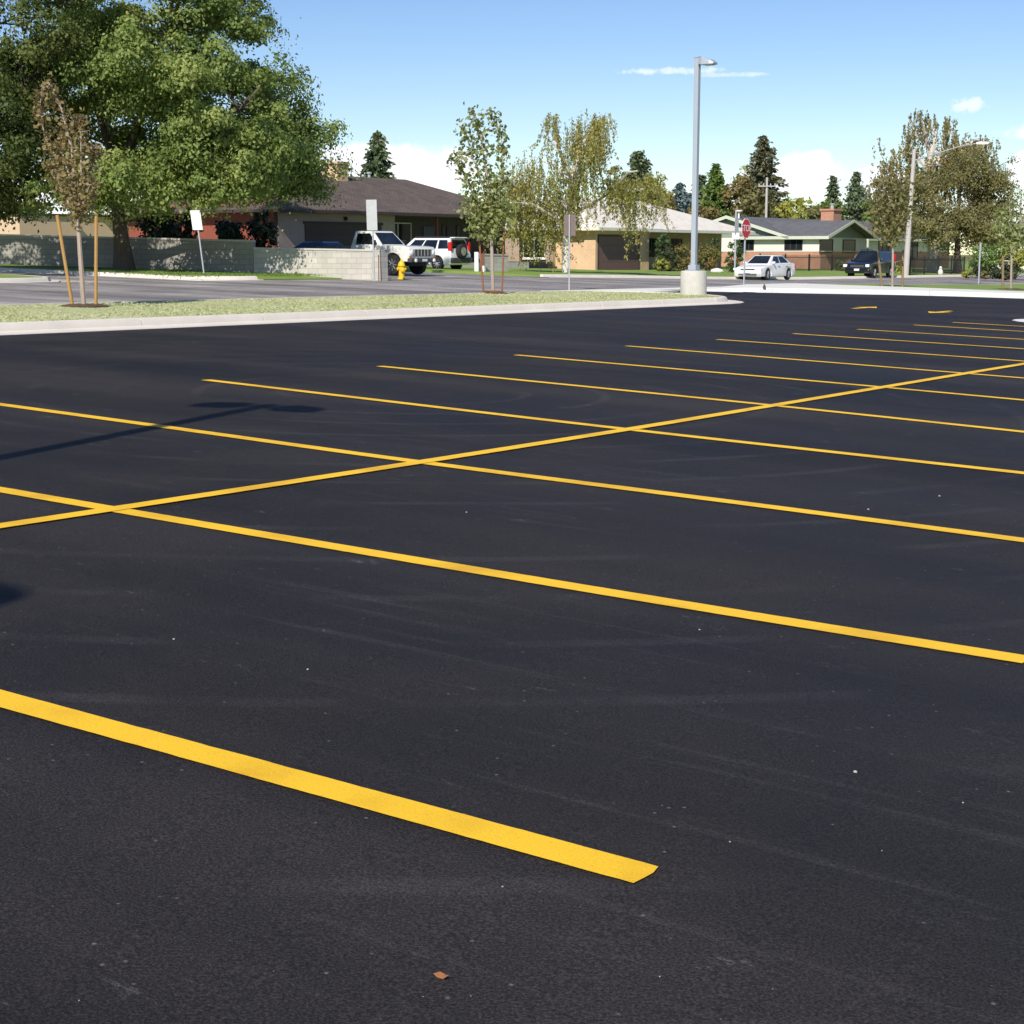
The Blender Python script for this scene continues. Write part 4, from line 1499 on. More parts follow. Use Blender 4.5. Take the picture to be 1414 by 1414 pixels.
for (xa, xb) in ((-.4, xr), (FW + .4, xr)):
    rf.add([(xa, -.8, 2.45), (xb, -.8, 3.75), (xb, 7.4, 3.75), (xa, 7.4, 2.45), (xa, -.8, 2.59), (xb, -.8, 3.89), (xb, 7.4, 3.89), (xa, 7.4, 2.59)],
           [(0, 1, 2, 3), (7, 6, 5, 4), (0, 4, 5, 1), (1, 5, 6, 2), (2, 6, 7, 3), (3, 7, 4, 0)])
fr = rf.build('front_roof', M['shingle_grey'], h)
w = MB(); w.prism([(0, .01, 2.5), (FW, .01, 2.5), (xr, .01, 3.74)], (0, .1, 0))
w.build('front_gable', M['green_siding'], h)
w = MB()
for xa in (-.45, FW + .45):
    w.add([(xa, -.86, 2.36), (xr, -.86, 3.72), (xr, -.86, 3.92), (xa, -.86, 2.62), (xa, -.802, 2.36), (xr, -.802, 3.72), (xr, -.802, 3.92), (xa, -.802, 2.62)],
          [(0, 1, 2, 3), (7, 6, 5, 4), (0, 4, 5, 1), (1, 5, 6, 2), (2, 6, 7, 3), (3, 7, 4, 0)])
w.build('barge_board', M['cream_trim'], fr)
w = MB(); w.box(-.46, -.402, -.8, 7.3, 2.36, 2.6); w.box(FW + .5, 38.7, 2.54, 2.598, 2.36, 2.6)
w.build('fascia', M['cream_trim'], ro)
w = MB()
w.box(16.2, 17.9, 6.2, 7.4, 3.2, 5.0); w.box(16.1, 18.0, 6.1, 7.5, 5.0, 5.16)
ch = w.build('chimney', M['brick_red'], ro)
w = MB(); w.lathe([(.16, 5.16), (.16, 5.5), (.24, 5.55), (.24, 5.65)], 10, (17.2, 6.8, 0))
w.build('chimney_cap', M['galv'], ch)
w = MB(); w.lathe([(.08, 4.0), (.08, 4.6), (.3, 4.62), (.3, 4.72)], 10, (.8, 7.6, 0))
w.build('vent_pipe', M['white'], ro)

# --- pale house at the right edge
p = PX(1462, 160, .1)
h = thing('pale_house', 'pale house with grey roof cut by the right picture edge', 'house', p, YAW)
w = MB(); w.box(0, 10, 0, 8, -.5, 2.9)
w.build('wall', M['offwhite'], h)
rf = MB(); hip_roof(rf, -.6, 10.6, -.6, 8.6, 2.9, 2.2, 3.5, 6.5, 4)
rf.build('roof', M['shingle_grey'], h)
window(h, 1.5, 3.0, 1., 2.2, 0., 'u', 1, 'white')
window(h, 4.8, 6.2, 1., 2.2, 0., 'u', 1, 'white')
window(h, 2, 4, 1., 2.2, 0., 'v', 1, 'white')

# --- flat tan building across the side street
p = PX(30, 118, .1)
h = thing('flat_building', 'flat-roofed tan building beyond the block wall at far left', 'building', p, YAW)
tz = HZ(297, 118) - p[2]
w = MB(); w.box(0, 26, 0, 12, -.6, tz)
w.build('wall', M['tanbuild'], h)
w = MB(); w.box(-.15, 26.15, -.15, 12.15, tz, tz + .16)
w.build('roof', M['dkbrown'], h)
for a in (4.8, 10.5):
    w = MB(); w.box(a, a + .35, -.4, 0.0, tz - .75, tz - .5)
    w.build('wall_light', M['dkbrown'], h)
p2 = p + Vector((5.6, 6.5, tz + .16))
w = MB(); w.box(-1.4, 1.4, -1, 1, 0, .45); w.box(-1.1, 1.1, -.8, .8, .45, .62)
o = w.build('roof_unit', M['white'], None, bevel=.03)
o.location = p2
o.rotation_euler.z = YAW
tag(o, 'white ventilation unit on the roof of the tan building', 'roof unit')


# ------------------------------------------------------------------ walls and fences
def wall_run(name, label, a, b, hts, m, th=.2, cap=True, dz=.08):
    """block wall between two ground points, standing level"""
    a, b = Vector(a), Vector(b)
    d = b - a
    l = math.hypot(d.x, d.y)
    t = thing(name, label, 'wall', a, math.atan2(d.y, d.x))
    sl = d.z
    mb = MB()
    mb.add([(0, -th / 2, -.3), (l, -th / 2, sl - .3), (l, th / 2, sl - .3), (0, th / 2, -.3),
            (0, -th / 2, hts[0]), (l, -th / 2, sl + hts[1]), (l, th / 2, sl + hts[1]), (0, th / 2, hts[0])],
           [(0, 3, 2, 1), (4, 5, 6, 7), (0, 1, 5, 4), (1, 2, 6, 5), (2, 3, 7, 6), (3, 0, 4, 7)])
    mb.build('block_face', m, t)
    if cap:
        c = MB()
        e = .03
        c.add([(0, -th / 2 - e, hts[0] + .002), (l, -th / 2 - e, sl + hts[1] + .002), (l, th / 2 + e, sl + hts[1] + .002), (0, th / 2 + e, hts[0] + .002),
               (0, -th / 2 - e, hts[0] + .07), (l, -th / 2 - e, sl + hts[1] + .07), (l, th / 2 + e, sl + hts[1] + .07), (0, th / 2 + e, hts[0] + .07)],
              [(0, 3, 2, 1), (4, 5, 6, 7), (0, 1, 5, 4), (1, 2, 6, 5), (2, 3, 7, 6), (3, 0, 4, 7)])
        c.build('cap_course', M['concrete'], t)
    return t


A0, A1, A2, A3 = PX(-60, 68, .1), PX(352, 63.6, .1), PX(392, 63.0, .1), PX(519, 61.6, .1)
hA = HZ(327, 66) - PX(0, 66, .1)[2]
hB = HZ(341, 63.6) - A1[2]
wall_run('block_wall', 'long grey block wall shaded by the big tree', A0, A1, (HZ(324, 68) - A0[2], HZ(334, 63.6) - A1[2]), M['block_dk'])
wall_run('block_wall', 'low pale block wall in front of the white pickup truck', A1 + (A3 - A1) * .004, A3, (HZ(344, 63.6) - A1[2], HZ(347, 61.6) - A3[2]), M['block'])
pp = PX(525, 61.4, .08)
mb = MB(); mb.box(-.2, .2, -.22, .22, -.2, HZ(345, 61.4) - pp[2])
o = mb.build('wall_pier', M['block'], None, bevel=.015)
o.location = pp
o.rotation_euler.z = YAW
tag(o, 'pale block pier ending the low wall beside the truck', 'pier')

# low white wall with a post and a small red board beside the driveway
Z = 78.
a, b = PX(664, Z, .12), PX(700, Z + 1.6, .12)
wall_run('low_wall', 'short pale wall beside the driveway behind the green sapling', a, b, (.78, .78), M['block'], .18)
p = PX(658, Z - .4, .12)
mb = MB(); mb.box(-.1, .1, -.1, .1, -.1, .92)
o = mb.build('white_post', M['white'], None, bevel=.02)
o.location = p
tag(o, 'short white post at the end of the low wall by the driveway', 'post')
p = PX(666.5, Z - .6, .12)
t = thing('red_board', 'small faded red and white board leaning on the low wall', 'board', p)
mb = MB(); mb.box(-.1, .1, -.02, .02, .28, .86)
mb.build('panel', M['redtrim'], t)
mb = MB(); mb.box(-.08, .08, -.024, .02, 0, .28)
mb.build('lower_panel', M['white'], t)


def iron_fence(label, u0, u1, v, hgt):
    n = int((u1 - u0) / .16)
    a = W(u0, v, .12)
    b = W(u1, v, .12)
    t = thing('iron_fence', label, 'fence', a, YAW)
    sl = (b.z - a.z) / (u1 - u0)
    p = MB()
    for i in range(n + 1):
        x = i * (u1 - u0) / n
        p.box(x - .012, x + .012, -.012, .012, sl * x + .05, sl * x + hgt * (1 + .03 * (i % 2)))
    p.build('pickets', M['blackmetal'], t)
    r = MB()
    for z in (.15, hgt - .15):
        r.tube([(0, 0, z), (u1 - u0, 0, z + b.z - a.z)], .02, 4)
    r.build('rails', M['blackmetal'], t)
    for i in range(5):
        x = i * (u1 - u0) / 4
        q = MB(); q.box(x - .04, x + .04, -.04, .04, sl * x - .1, sl * x + hgt + .1)
        q.build('fence_post', M['blackmetal'], t)
    return t


iron_fence('dark iron picket fence in front of the olive tree', 110, 121, 43.0, 1.2)
iron_fence('thin iron fence before the brick wall left of the black car', 101.5, 117.5, 50.5, 1.15)
p = W(114.4, 42.4, .12)
mb = MB(); mb.lathe([(.17, 0), (.2, .15), (.16, .3), (.09, .38), (.12, .46), (.08, .55), (.02, .6)], 12)
o = mb.build('garden_ornament', M['rock'], None, smooth=True)
o.location = p
tag(o, 'small pale garden ornament standing before the iron fence', 'ornament')
p = PX(990, 105, .14)
bmr = bmesh.new()
bmesh.ops.create_icosphere(bmr, subdivisions=2, radius=1)
for q in bmr.verts:
    q.co = Vector((q.co.x * .42, q.co.y * .3, max(q.co.z, -.3) * .24)) * random.uniform(.88, 1.1)
me = bpy.data.meshes.new('rock')
bmr.to_mesh(me); bmr.free()
o = link('garden_rock', me, M['rock'])
o.location = p + Vector((0, 0, .05))
tag(o, 'pale boulder on the lawn below the reddish bush', 'rock')

# ------------------------------------------------------------------ poles, lamps and signs
SUN_AZ = Vector((.319, .948))                 # the way shadows run


def head_mesh(parent, dirv, zc, L0=.10, LL=.50):
    """flat shoebox lamp head on a short arm"""
    d = Vector((dirv[0], dirv[1], 0)).normalized()
    n = Vector((-d.y, d.x, 0))
    arm = MB()
    arm.tube([d * .06 + Vector((0, 0, zc)), d * L0 + Vector((0, 0, zc + .01))], .045, 8)
    a = arm.build('arm', M['steelpaint'], parent, smooth=True)
    b = MB()
    pts = []
    for (s, w_, zt, zb) in ((L0 - .02, .12, .11, -.08), (L0 + .12, .19, .12, -.10), (L0 + LL - .12, .2, .04, -.10), (L0 + LL, .14, -.04, -.09)):
        pts += [d * s - n * w_ + Vector((0, 0, zc + zb)), d * s + n * w_ + Vector((0, 0, zc + zb)), d * s + n * w_ * .85 + Vector((0, 0, zc + zt)), d * s - n * w_ * .85 + Vector((0, 0, zc + zt))]
    fs = [(0, 1, 2, 3), (12, 15, 14, 13)]
    for i in range(3):
        for k in range(4):
            fs.append((i * 4 + k, i * 4 + (k + 1) % 4, (i + 1) * 4 + (k + 1) % 4, (i + 1) * 4 + k))
    b.add(pts, fs)
    hd = b.build('lamp_head', M['steelpaint'], parent, bevel=.015)
    l = MB()
    q = [d * (L0 + .14) - n * .14, d * (L0 + .14) + n * .14, d * (L0 + LL - .12) + n * .14, d * (L0 + LL - .12) - n * .14]
    l.prism([x + Vector((0, 0, zc - .112)) for x in q], (0, 0, .011))
    l.build('lens', M['lens'], hd)


def lot_lamp(label, pos, hgt, dirs, L0=.10, LL=.50, base_h=.73):
    t = thing('lamp_post', label, 'lamp post', pos, 0, 'car park lamp posts')
    b = MB()
    b.lathe([(.40, -.4), (.40, .0), (.395, base_h - .03), (.37, base_h)], 28)
    b.build('concrete_base', M['concrete'], t, smooth=True)
    pl = MB(); pl.box(-.2, .2, -.2, .2, base_h + .001, base_h + .022)
    pl.box(-.13, .13, -.13, .13, base_h + .022, base_h + .17)
    plo = pl.build('base_cover', M['steelpaint'], t, bevel=.01)
    plo.rotation_euler.z = YAW
    p = MB()
    s = .075
    p.prism([(-s, -s, base_h + .05), (s, -s, base_h + .05), (s, s, base_h + .05), (-s, s, base_h + .05)], (0, 0, hgt - base_h - .05))
    po = p.build('pole', M['steelpaint'], t, bevel=.012)
    po.rotation_euler.z = YAW
    c = MB(); c.box(-s - .012, s + .012, -s - .012, s + .012, hgt + .002, hgt + .035)
    co = c.build('pole_cap', M['steelpaint'], t)
    co.rotation_euler.z = YAW
    for d in dirs:
        head_mesh(t, d, hgt - .12, L0, LL)
    return t


pz = 48.8
pos = PX(958, pz, .12)
lot_lamp('tall square grey lamp post on a round concrete base, single head', pos, HZ(80, pz) - pos[2], [(SU, -CU)])
hgt = 7.1
el = R(39)


def lamp_for_shadow(x, y, label):
    ln = hgt / math.tan(el)
    bx, by = x - SUN_AZ.x * ln, y - SUN_AZ.y * ln
    p = Vector((bx, by, float(G(bx, by))))
    a = Vector((1.14, -.37)).normalized()
    return lot_lamp(label, p, hgt, [(a.x, a.y), (-a.x, -a.y)], .17, .50)


lamp_for_shadow(-2.42, 15.9, 'twin-headed lamp post standing outside the frame, its shadow on the asphalt')
lamp_for_shadow(-2.85, 7.58, 'twin-headed lamp post behind the camera at left, nearest of all')


def road_sign(name, label, cat, base, top_z, plates, r=.03, tilt=0., m='galv'):
    """plates: list of (w, h, zc, material, facing angle, name)"""
    t = thing(name, label, cat, base, 0)
    p = MB()
    p.tube([(0, 0, -.3), (tilt * top_z, 0, top_z)], r, 8)
    p.build('post', M[m], t, smooth=True)
    for (w_, h_, zc, mm, ang, nm) in plates:
        d = Vector((math.cos(ang), math.sin(ang), 0))
        n = Vector((-d.y, d.x, 0))
        q = MB()
        c = Vector((tilt * zc, 0, zc)) + d * (r + .012)
        k = .03
        out = []
        for sx, sz in ((-1, -1), (1, -1), (1, 1), (-1, 1)):
            out.append(c + n * (sx * w_ / 2) + Vector((tilt * sz * h_ / 2, 0, sz * h_ / 2)))
        q.prism(out, d * .008)
        q.build(nm, M[mm], t)
    return t


TOV = math.atan2(-CU, SU)                     # bearing of a sign facing across the street to the car park
TOU = YAW + PI                                # bearing of a sign facing back along the street
b = PX(283, 59.4, .1)
road_sign('road_sign', 'small white blank sign on a leaning post before the block wall', 'sign', b, HZ(292, 59.4) - b[2],
          [(.42, .70, HZ(304, 59.4) - b[2] , 'signwhite', TOU + .25, 'plate')], .03, -.115)
b = PX(517, 60.5, .05)
road_sign('road_sign', 'tall narrow pale sign at the wall end, in front of the truck', 'sign', b, HZ(276, 60.5) - b[2],
          [(.44, 1.12, HZ(297, 60.5) - b[2], 'signback', TOU + .2, 'plate')], .03, -.02)
b = PX(523, 60.2, .02)
mb = MB(); mb.tube([(0, 0, -.2), (0, 0, HZ(352, 60.2) - b[2])], .022, 6)
o = mb.build('thin_post', M['rust'], None)
o.location = b
tag(o, 'thin rusty post beside the wall pier', 'post')
b = PX(786, 54.5, .1)
road_sign('road_sign', 'dark-backed sign on a thin post in front of the birch trunk', 'sign', b, HZ(296, 54.5) - b[2],
          [(.40, .70, HZ(311, 54.5) - b[2], 'signbrown', TOU + PI * 1.0 + .35, 'plate')], .028, 0.)
b = PX(1352, 95, .1)
road_sign('road_sign', 'bare thin signpost with a narrow plate at right', 'sign', b, HZ(335, 95) - b[2],
          [(.15, .5, HZ(341, 95) - b[2], 'signback', TOV, 'plate')], .05, 0.)
b = PX(1014.5, 90, .1)
road_sign('street_sign', 'thin pole with a small white sign plate left of the stop sign', 'sign', b, HZ(291, 90) - b[2],
          [(.40, .36, HZ(326, 90) - b[2], 'signwhite', -PI / 2, 'plate'), (.4, .85, HZ(312, 90) - b[2], 'signback', -PI / 2 + .9, 'upper_plate')], .05, 0.)

# stop sign
Zs = 64.5
b = PX(1029.5, Zs, .14)
t = thing('stop_sign', 'red octagonal stop sign on a steel post near the white sedan', 'stop sign', b, TOV)
zc = HZ(315.5, Zs) - b[2]
p = MB(); p.box(-.075, -.035, -.035, .035, -.3, zc + .38)
p.build('post', M['galv'], t)
oc = lambda r: [(0, r * math.cos(R(22.5 + 45 * k)), zc + r * math.sin(R(22.5 + 45 * k))) for k in range(8)]
p = MB(); p.prism([(x - .03, y, z) for x, y, z in oc(.412)], (.015, 0, 0))
bd = p.build('border', M['white'], t)
p = MB(); p.prism([(x - .014, y, z) for x, y, z in oc(.385)], (.004, 0, 0))
p.build('face', M['red'], t)
cu = bpy.data.curves.new('lettering', 'FONT')
cu.body = 'STOP'
cu.size = .36
cu.align_x = 'CENTER'
cu.align_y = 'CENTER'
cu.extrude = .001
tmp = bpy.data.objects.new('tmp', cu)
me = bpy.data.meshes.new_from_object(tmp)
bpy.data.objects.remove(tmp)
me.name = 'lettering'
o = link('lettering', me, M['white'], t)
o.location = (-.007, 0, zc)
o.rotation_euler = (PI / 2, 0, PI / 2)

# street lamp with curved arm
Zl = 112.
b = PX(1250.5, Zl, .12)
t = thing('street_lamp', 'tall pale street lamp pole with a long curved arm at right', 'street lamp', b, 0)
ht = HZ(206, Zl) - b[2]
lean = (1256 - 1250.5) / F * Zl
p = MB(); p.tube([(0, 0, -.3), (lean * .5, 0, ht * .5), (lean, 0, ht)], [.22, .165, .12], 12)
p.build('pole', M['polewood'], t, smooth=True)
d = Vector((SU, -CU, 0))
z1 = HZ(222, Zl) - b[2]
p = MB()
pts = [Vector((lean * .94, 0, z1)), Vector((lean * .94, 0, z1)) + d * 1.6 + Vector((0, 0, .42)), Vector((lean * .94, 0, z1)) + d * 3.2 + Vector((0, 0, .85)), Vector((lean * .94, 0, z1)) + d * 4.4 + Vector((0, 0, 1.0))]
p.tube(pts, [.05, .045, .04, .035], 8)
p.tube([Vector((lean * .96, 0, z1 + .55)), pts[1] + d * .2 + Vector((0, 0, .06))], .02, 6)
p.build('arm', M['galv'], t, smooth=True)
hd = MB()
c = pts[-1]
n = Vector((-d.y, d.x, 0))
vs = []
for s, w_, zt, zb in ((-.1, .06, .06, -.04), (.15, .15, .1, -.08), (.55, .16, .08, -.1), (.8, .06, .03, -.03)):
    vs += [c + d * s - n * w_ + Vector((0, 0, zb)), c + d * s + n * w_ + Vector((0, 0, zb)), c + d * s + n * w_ * .7 + Vector((0, 0, zt)), c + d * s - n * w_ * .7 + Vector((0, 0, zt))]
fs = [(0, 1, 2, 3), (12, 15, 14, 13)]
for i in range(3):
    for k in range(4):
        fs.append((i * 4 + k, i * 4 + (k + 1) % 4, (i + 1) * 4 + (k + 1) % 4, (i + 1) * 4 + k))
hd.add(vs, fs)
hd.build('lamp_head', M['lens'], t, bevel=.02)


def power_pole(label, px, Z, top, arm):
    b = PX(px, Z, 0)
    t = thing('utility_pole', label, 'utility pole', b, 0, 'utility poles')
    h_ = HZ(top, Z) - b[2]
    p = MB(); p.tube([(0, 0, -.2), (0, 0, h_)], [.15, .10], 8)
    p.build('pole', M['polewood'], t, smooth=True)
    if arm:
        q = MB(); q.box(-arm, arm, -.18, -.08, h_ - .84, h_ - .74)
        a = q.build('cross_arm', M['polewood'], t)
        for s in (-.9, -.4, .4, .9):
            q = MB(); q.lathe([(.05, 0), (.07, .08), (.04, .18)], 6, (arm * s, -.12, h_ - .74))
            q.build('insulator', M['galv'], a)


power_pole('wooden utility pole with a crossarm in front of the tall spruce', 1056, 150, 245, .8)
power_pole('thin bare utility pole left of the tall spruce', 1032, 168, 252, 0)
power_pole('distant utility pole near the right edge of the picture', 1405, 190, 268, 0)

# hydrant
Zh = 64.
b = PX(554.5, Zh, .0)
t = thing('fire_hydrant', 'bright yellow fire hydrant in front of the pickup truck', 'fire hydrant', b, .4)
p = MB()
p.lathe([(.16, -.1), (.16, .06), (.115, .08), (.11, .48), (.15, .50), (.15, .54), (.13, .56), (.12, .62), (.085, .68), (.04, .715), (.035, .77), (.0, .775)], 18)
p.build('barrel', M['yellow'], t, smooth=True)
for ax_, c in (('x', (.1, 0, .40)), ('x', (-.19, 0, .40)), ('y', (0, -.2, .36))):
    r_ = .055 if ax_ == 'x' else .08
    p = MB(); p.lathe([(r_, 0), (r_ * 1.25, .03), (r_ * 1.25, .07), (r_ * .5, .1)] if c[0] >= 0 and ax_ == 'x' else [(r_ * .5, -.01), (r_ * 1.25, .02), (r_ * 1.25, .06), (r_, .1)], 12, c, ax_)
    p.build('outlet_cap', M['yellow'], t, smooth=True)

# little dark marker on the sidewalk edge
b = W(*[50.9, 26.9], .0)
b = PX(1056, 57.5, .12)
mb = MB(); mb.box(-.05, .05, -.04, .04, 0, .1); mb.box(-.03, .03, -.03, .03, .1, .16)
o = mb.build('kerb_marker', M['greyplastic'], None, bevel=.015)
o.location = b
tag(o, 'small dark marker box on the pale sidewalk edge', 'marker')


# ------------------------------------------------------------------ vehicles (x forward, y left, z up)
def lerp4(q, s, t):
    a, b, c, d = [Vector(p) for p in q]
    return a.lerp(b, s).lerp(d.lerp(c, s), t)


def pane(parent, q, s0, s1, t0, t1, nm, m='carglass', off=.007, split=None):
    """a pane set on the quad q, offset outwards"""
    n = (Vector(q[1]) - Vector(q[0])).cross(Vector(q[3]) - Vector(q[0])).normalized()
    pts = [lerp4(q, s0, t0), lerp4(q, s1, t0), lerp4(q, s1, t1), lerp4(q, s0, t1)]
    mb = MB()
    mb.prism([p + n * .001 for p in pts], n * off)
    return mb.build(nm, M[m], parent)


def body_mesh(parent, top, zb, wheels, ra, rw, hw, m, name='body', bev=.06, taper=.06, tumble=.05):
    pts = list(top)                            # front -> rear along the top
    xr, xf = pts[-1][0], pts[0][0]
    pts.append((xr + .06, zb))
    for wx in sorted(wheels):
        a0 = math.asin(max(-1, min(1, (zb - rw) / ra)))
        for t in np.linspace(PI - a0, a0, 11):
            pts.append((wx + ra * math.cos(t), rw + ra * math.sin(t)))
    pts.append((xf - .06, zb))
    bm = bmesh.new()
    lo = [bm.verts.new((x, -hw, z)) for x, z in pts]
    hi = [bm.verts.new((x, hw, z)) for x, z in pts]
    n = len(pts)
    bm.faces.new(lo); bm.faces.new(hi[::-1])
    for i in range(n):
        bm.faces.new((lo[i], hi[i], hi[(i + 1) % n], lo[(i + 1) % n]))
    bmesh.ops.recalc_face_normals(bm, faces=bm.faces)
    ed = [e for e in bm.edges if abs(e.verts[0].co.y - e.verts[1].co.y) < 1e-6]
    bmesh.ops.bevel(bm, geom=ed, offset=bev, segments=3, affect='EDGES', profile=.6, clamp_overlap=True)
    L2 = (xf - xr) / 2
    xc = (xf + xr) / 2
    for v in bm.verts:
        k = abs(v.co.x - xc) / L2
        v.co.y *= (1 - taper * k ** 5) * (1 - tumble * max(0, v.co.z - .55))
    me = bpy.data.meshes.new(name)
    bm.to_mesh(me); bm.free()
    me.polygons.foreach_set('use_smooth', [True] * len(me.polygons))
    me.set_sharp_from_angle(angle=R(35))
    return link(name, me, m, parent)


def cabin_mesh(parent, base, roof, m, name='cabin', bev=.05):
    """base/roof: (x_rear, x_front, half width, z rear, z front)"""
    bx0, bx1, bw, bz0, bz1 = base
    rx0, rx1, rw_, rz0, rz1 = roof
    B = [(bx0, -bw, bz0), (bx1, -bw, bz1), (bx1, bw, bz1), (bx0, bw, bz0)]
    T = [(rx0, -rw_, rz0), (rx1, -rw_, rz1), (rx1, rw_, rz1), (rx0, rw_, rz0)]
    mb = MB()
    mb.add(B + T, [(0, 3, 2, 1), (4, 5, 6, 7), (0, 1, 5, 4), (1, 2, 6, 5), (2, 3, 7, 6), (3, 0, 4, 7)])
    o = mb.build(name, m, parent, smooth=True, bevel=bev, seg=3)
    right = [B[0], B[1], T[1], T[0]]
    left = [B[2], B[3], T[3], T[2]]
    front = [B[1], B[2], T[2], T[1]]
    rear = [B[3], B[0], T[0], T[3]]
    return o, right, left, front, rear


def wheel(parent, x, y, r, w_, rimm='chrome', side=1, spokes=5):
    t = MB()
    t.lathe([(r * .62, -w_ / 2), (r * .93, -w_ / 2), (r, -w_ * .32), (r, w_ * .32), (r * .93, w_ / 2), (r * .62, w_ / 2)], 24, (x, y, r), 'y')
    o = t.build('wheel', M['black'], parent, smooth=True)
    q = MB()
    yo = y + side * (w_ / 2 - .03)
    q.lathe([(r * .64, yo - .02), (r * .64, yo + .02), (r * .58, yo + .022)], 20, (x, 0, r), 'y')
    q.lathe([(.07, yo - .01), (.07, yo + .04), (.03, yo + .05)], 10, (x, 0, r), 'y')
    q.lathe([(r * .60, yo - side * .012), (r * .59, yo + side * .006), (r * .2, yo + side * .016)], 20, (x, 0, r), 'y')
    for k in range(spokes):
        a = 2 * PI * k / spokes
        c, s = math.cos(a), math.sin(a)
        q.tube([(x + .05 * c, yo + .02 * side, r + .05 * s), (x + r * .6 * c, yo + .025 * side, r + r * .6 * s)], .024, 5)
    q.build('rim', M[rimm], o)
    return o


def box_part(parent, nm, m, b, bevel=.012):
    mb = MB()
    mb.box(*b)
    return mb.build(nm, M[m], parent, bevel=bevel)


def sedan(label, pos, ang, paint, group):
    t = thing('sedan', label, 'car', pos, ang, group)
    top = [(2.16, .30), (2.22, .42), (2.2, .56), (2.1, .66), (1.75, .76), (1.05, .87), (.2, .885), (-1.5, .93), (-1.95, .925), (-2.12, .86), (-2.18, .55), (-2.14, .32)]
    bd = body_mesh(t, top, .21, (1.32, -1.28), .36, .31, .85, M[paint])
    cb, r, l, f, rr = cabin_mesh(t, (-1.72, 1.12, .765, .90, .86), (-.86, .28, .56, 1.365, 1.37), M[paint])
    pane(t, f, .08, .92, .10, .90, 'windshield')
    pane(t, rr, .10, .90, .12, .88, 'rear_window')
    for q, a in ((r, 0), (l, 1)):
        for s0, s1 in ((.10, .50), (.54, .90)):
            if a: s0, s1 = 1 - s1, 1 - s0
            pane(t, q, s0, s1, .12, .86, 'side_window')
    for y in (-.72, .72):
        s = 1 if y > 0 else -1
        wheel(t, 1.32, y, .31, .19, 'galv', s, 7)
        wheel(t, -1.28, y, .31, .19, 'galv', s, 7)
        box_part(t, 'headlight', 'lens', (2.05, 2.19, y - .16, y + .1, .56, .67))
        box_part(t, 'tail_light', 'redlens', (-2.19, -2.05, y - .14, y + .1, .62, .82))
        mb = MB(); mb.box(.72, .86, min(s * .78, s * .97), max(s * .78, s * .97), .90, 1.02)
        mb.build('mirror', M[paint], t, bevel=.03)
        mb = MB()
        for x in (.05, -.95):
            mb.box(x - .09, x + .09, min(s * .838, s * .872), max(s * .838, s * .872), .735, .765)
        mb.build('door_handle', M['greyplastic'], t)
    box_part(t, 'grille', 'greyplastic', (2.16, 2.225, -.42, .42, .565, .63))
    box_part(t, 'lower_intake', 'greyplastic', (2.14, 2.235, -.55, .55, .31, .36))
    box_part(t, 'licence_plate', 'white', (2.2, 2.245, -.16, .16, .40, .50), .003)
    return t


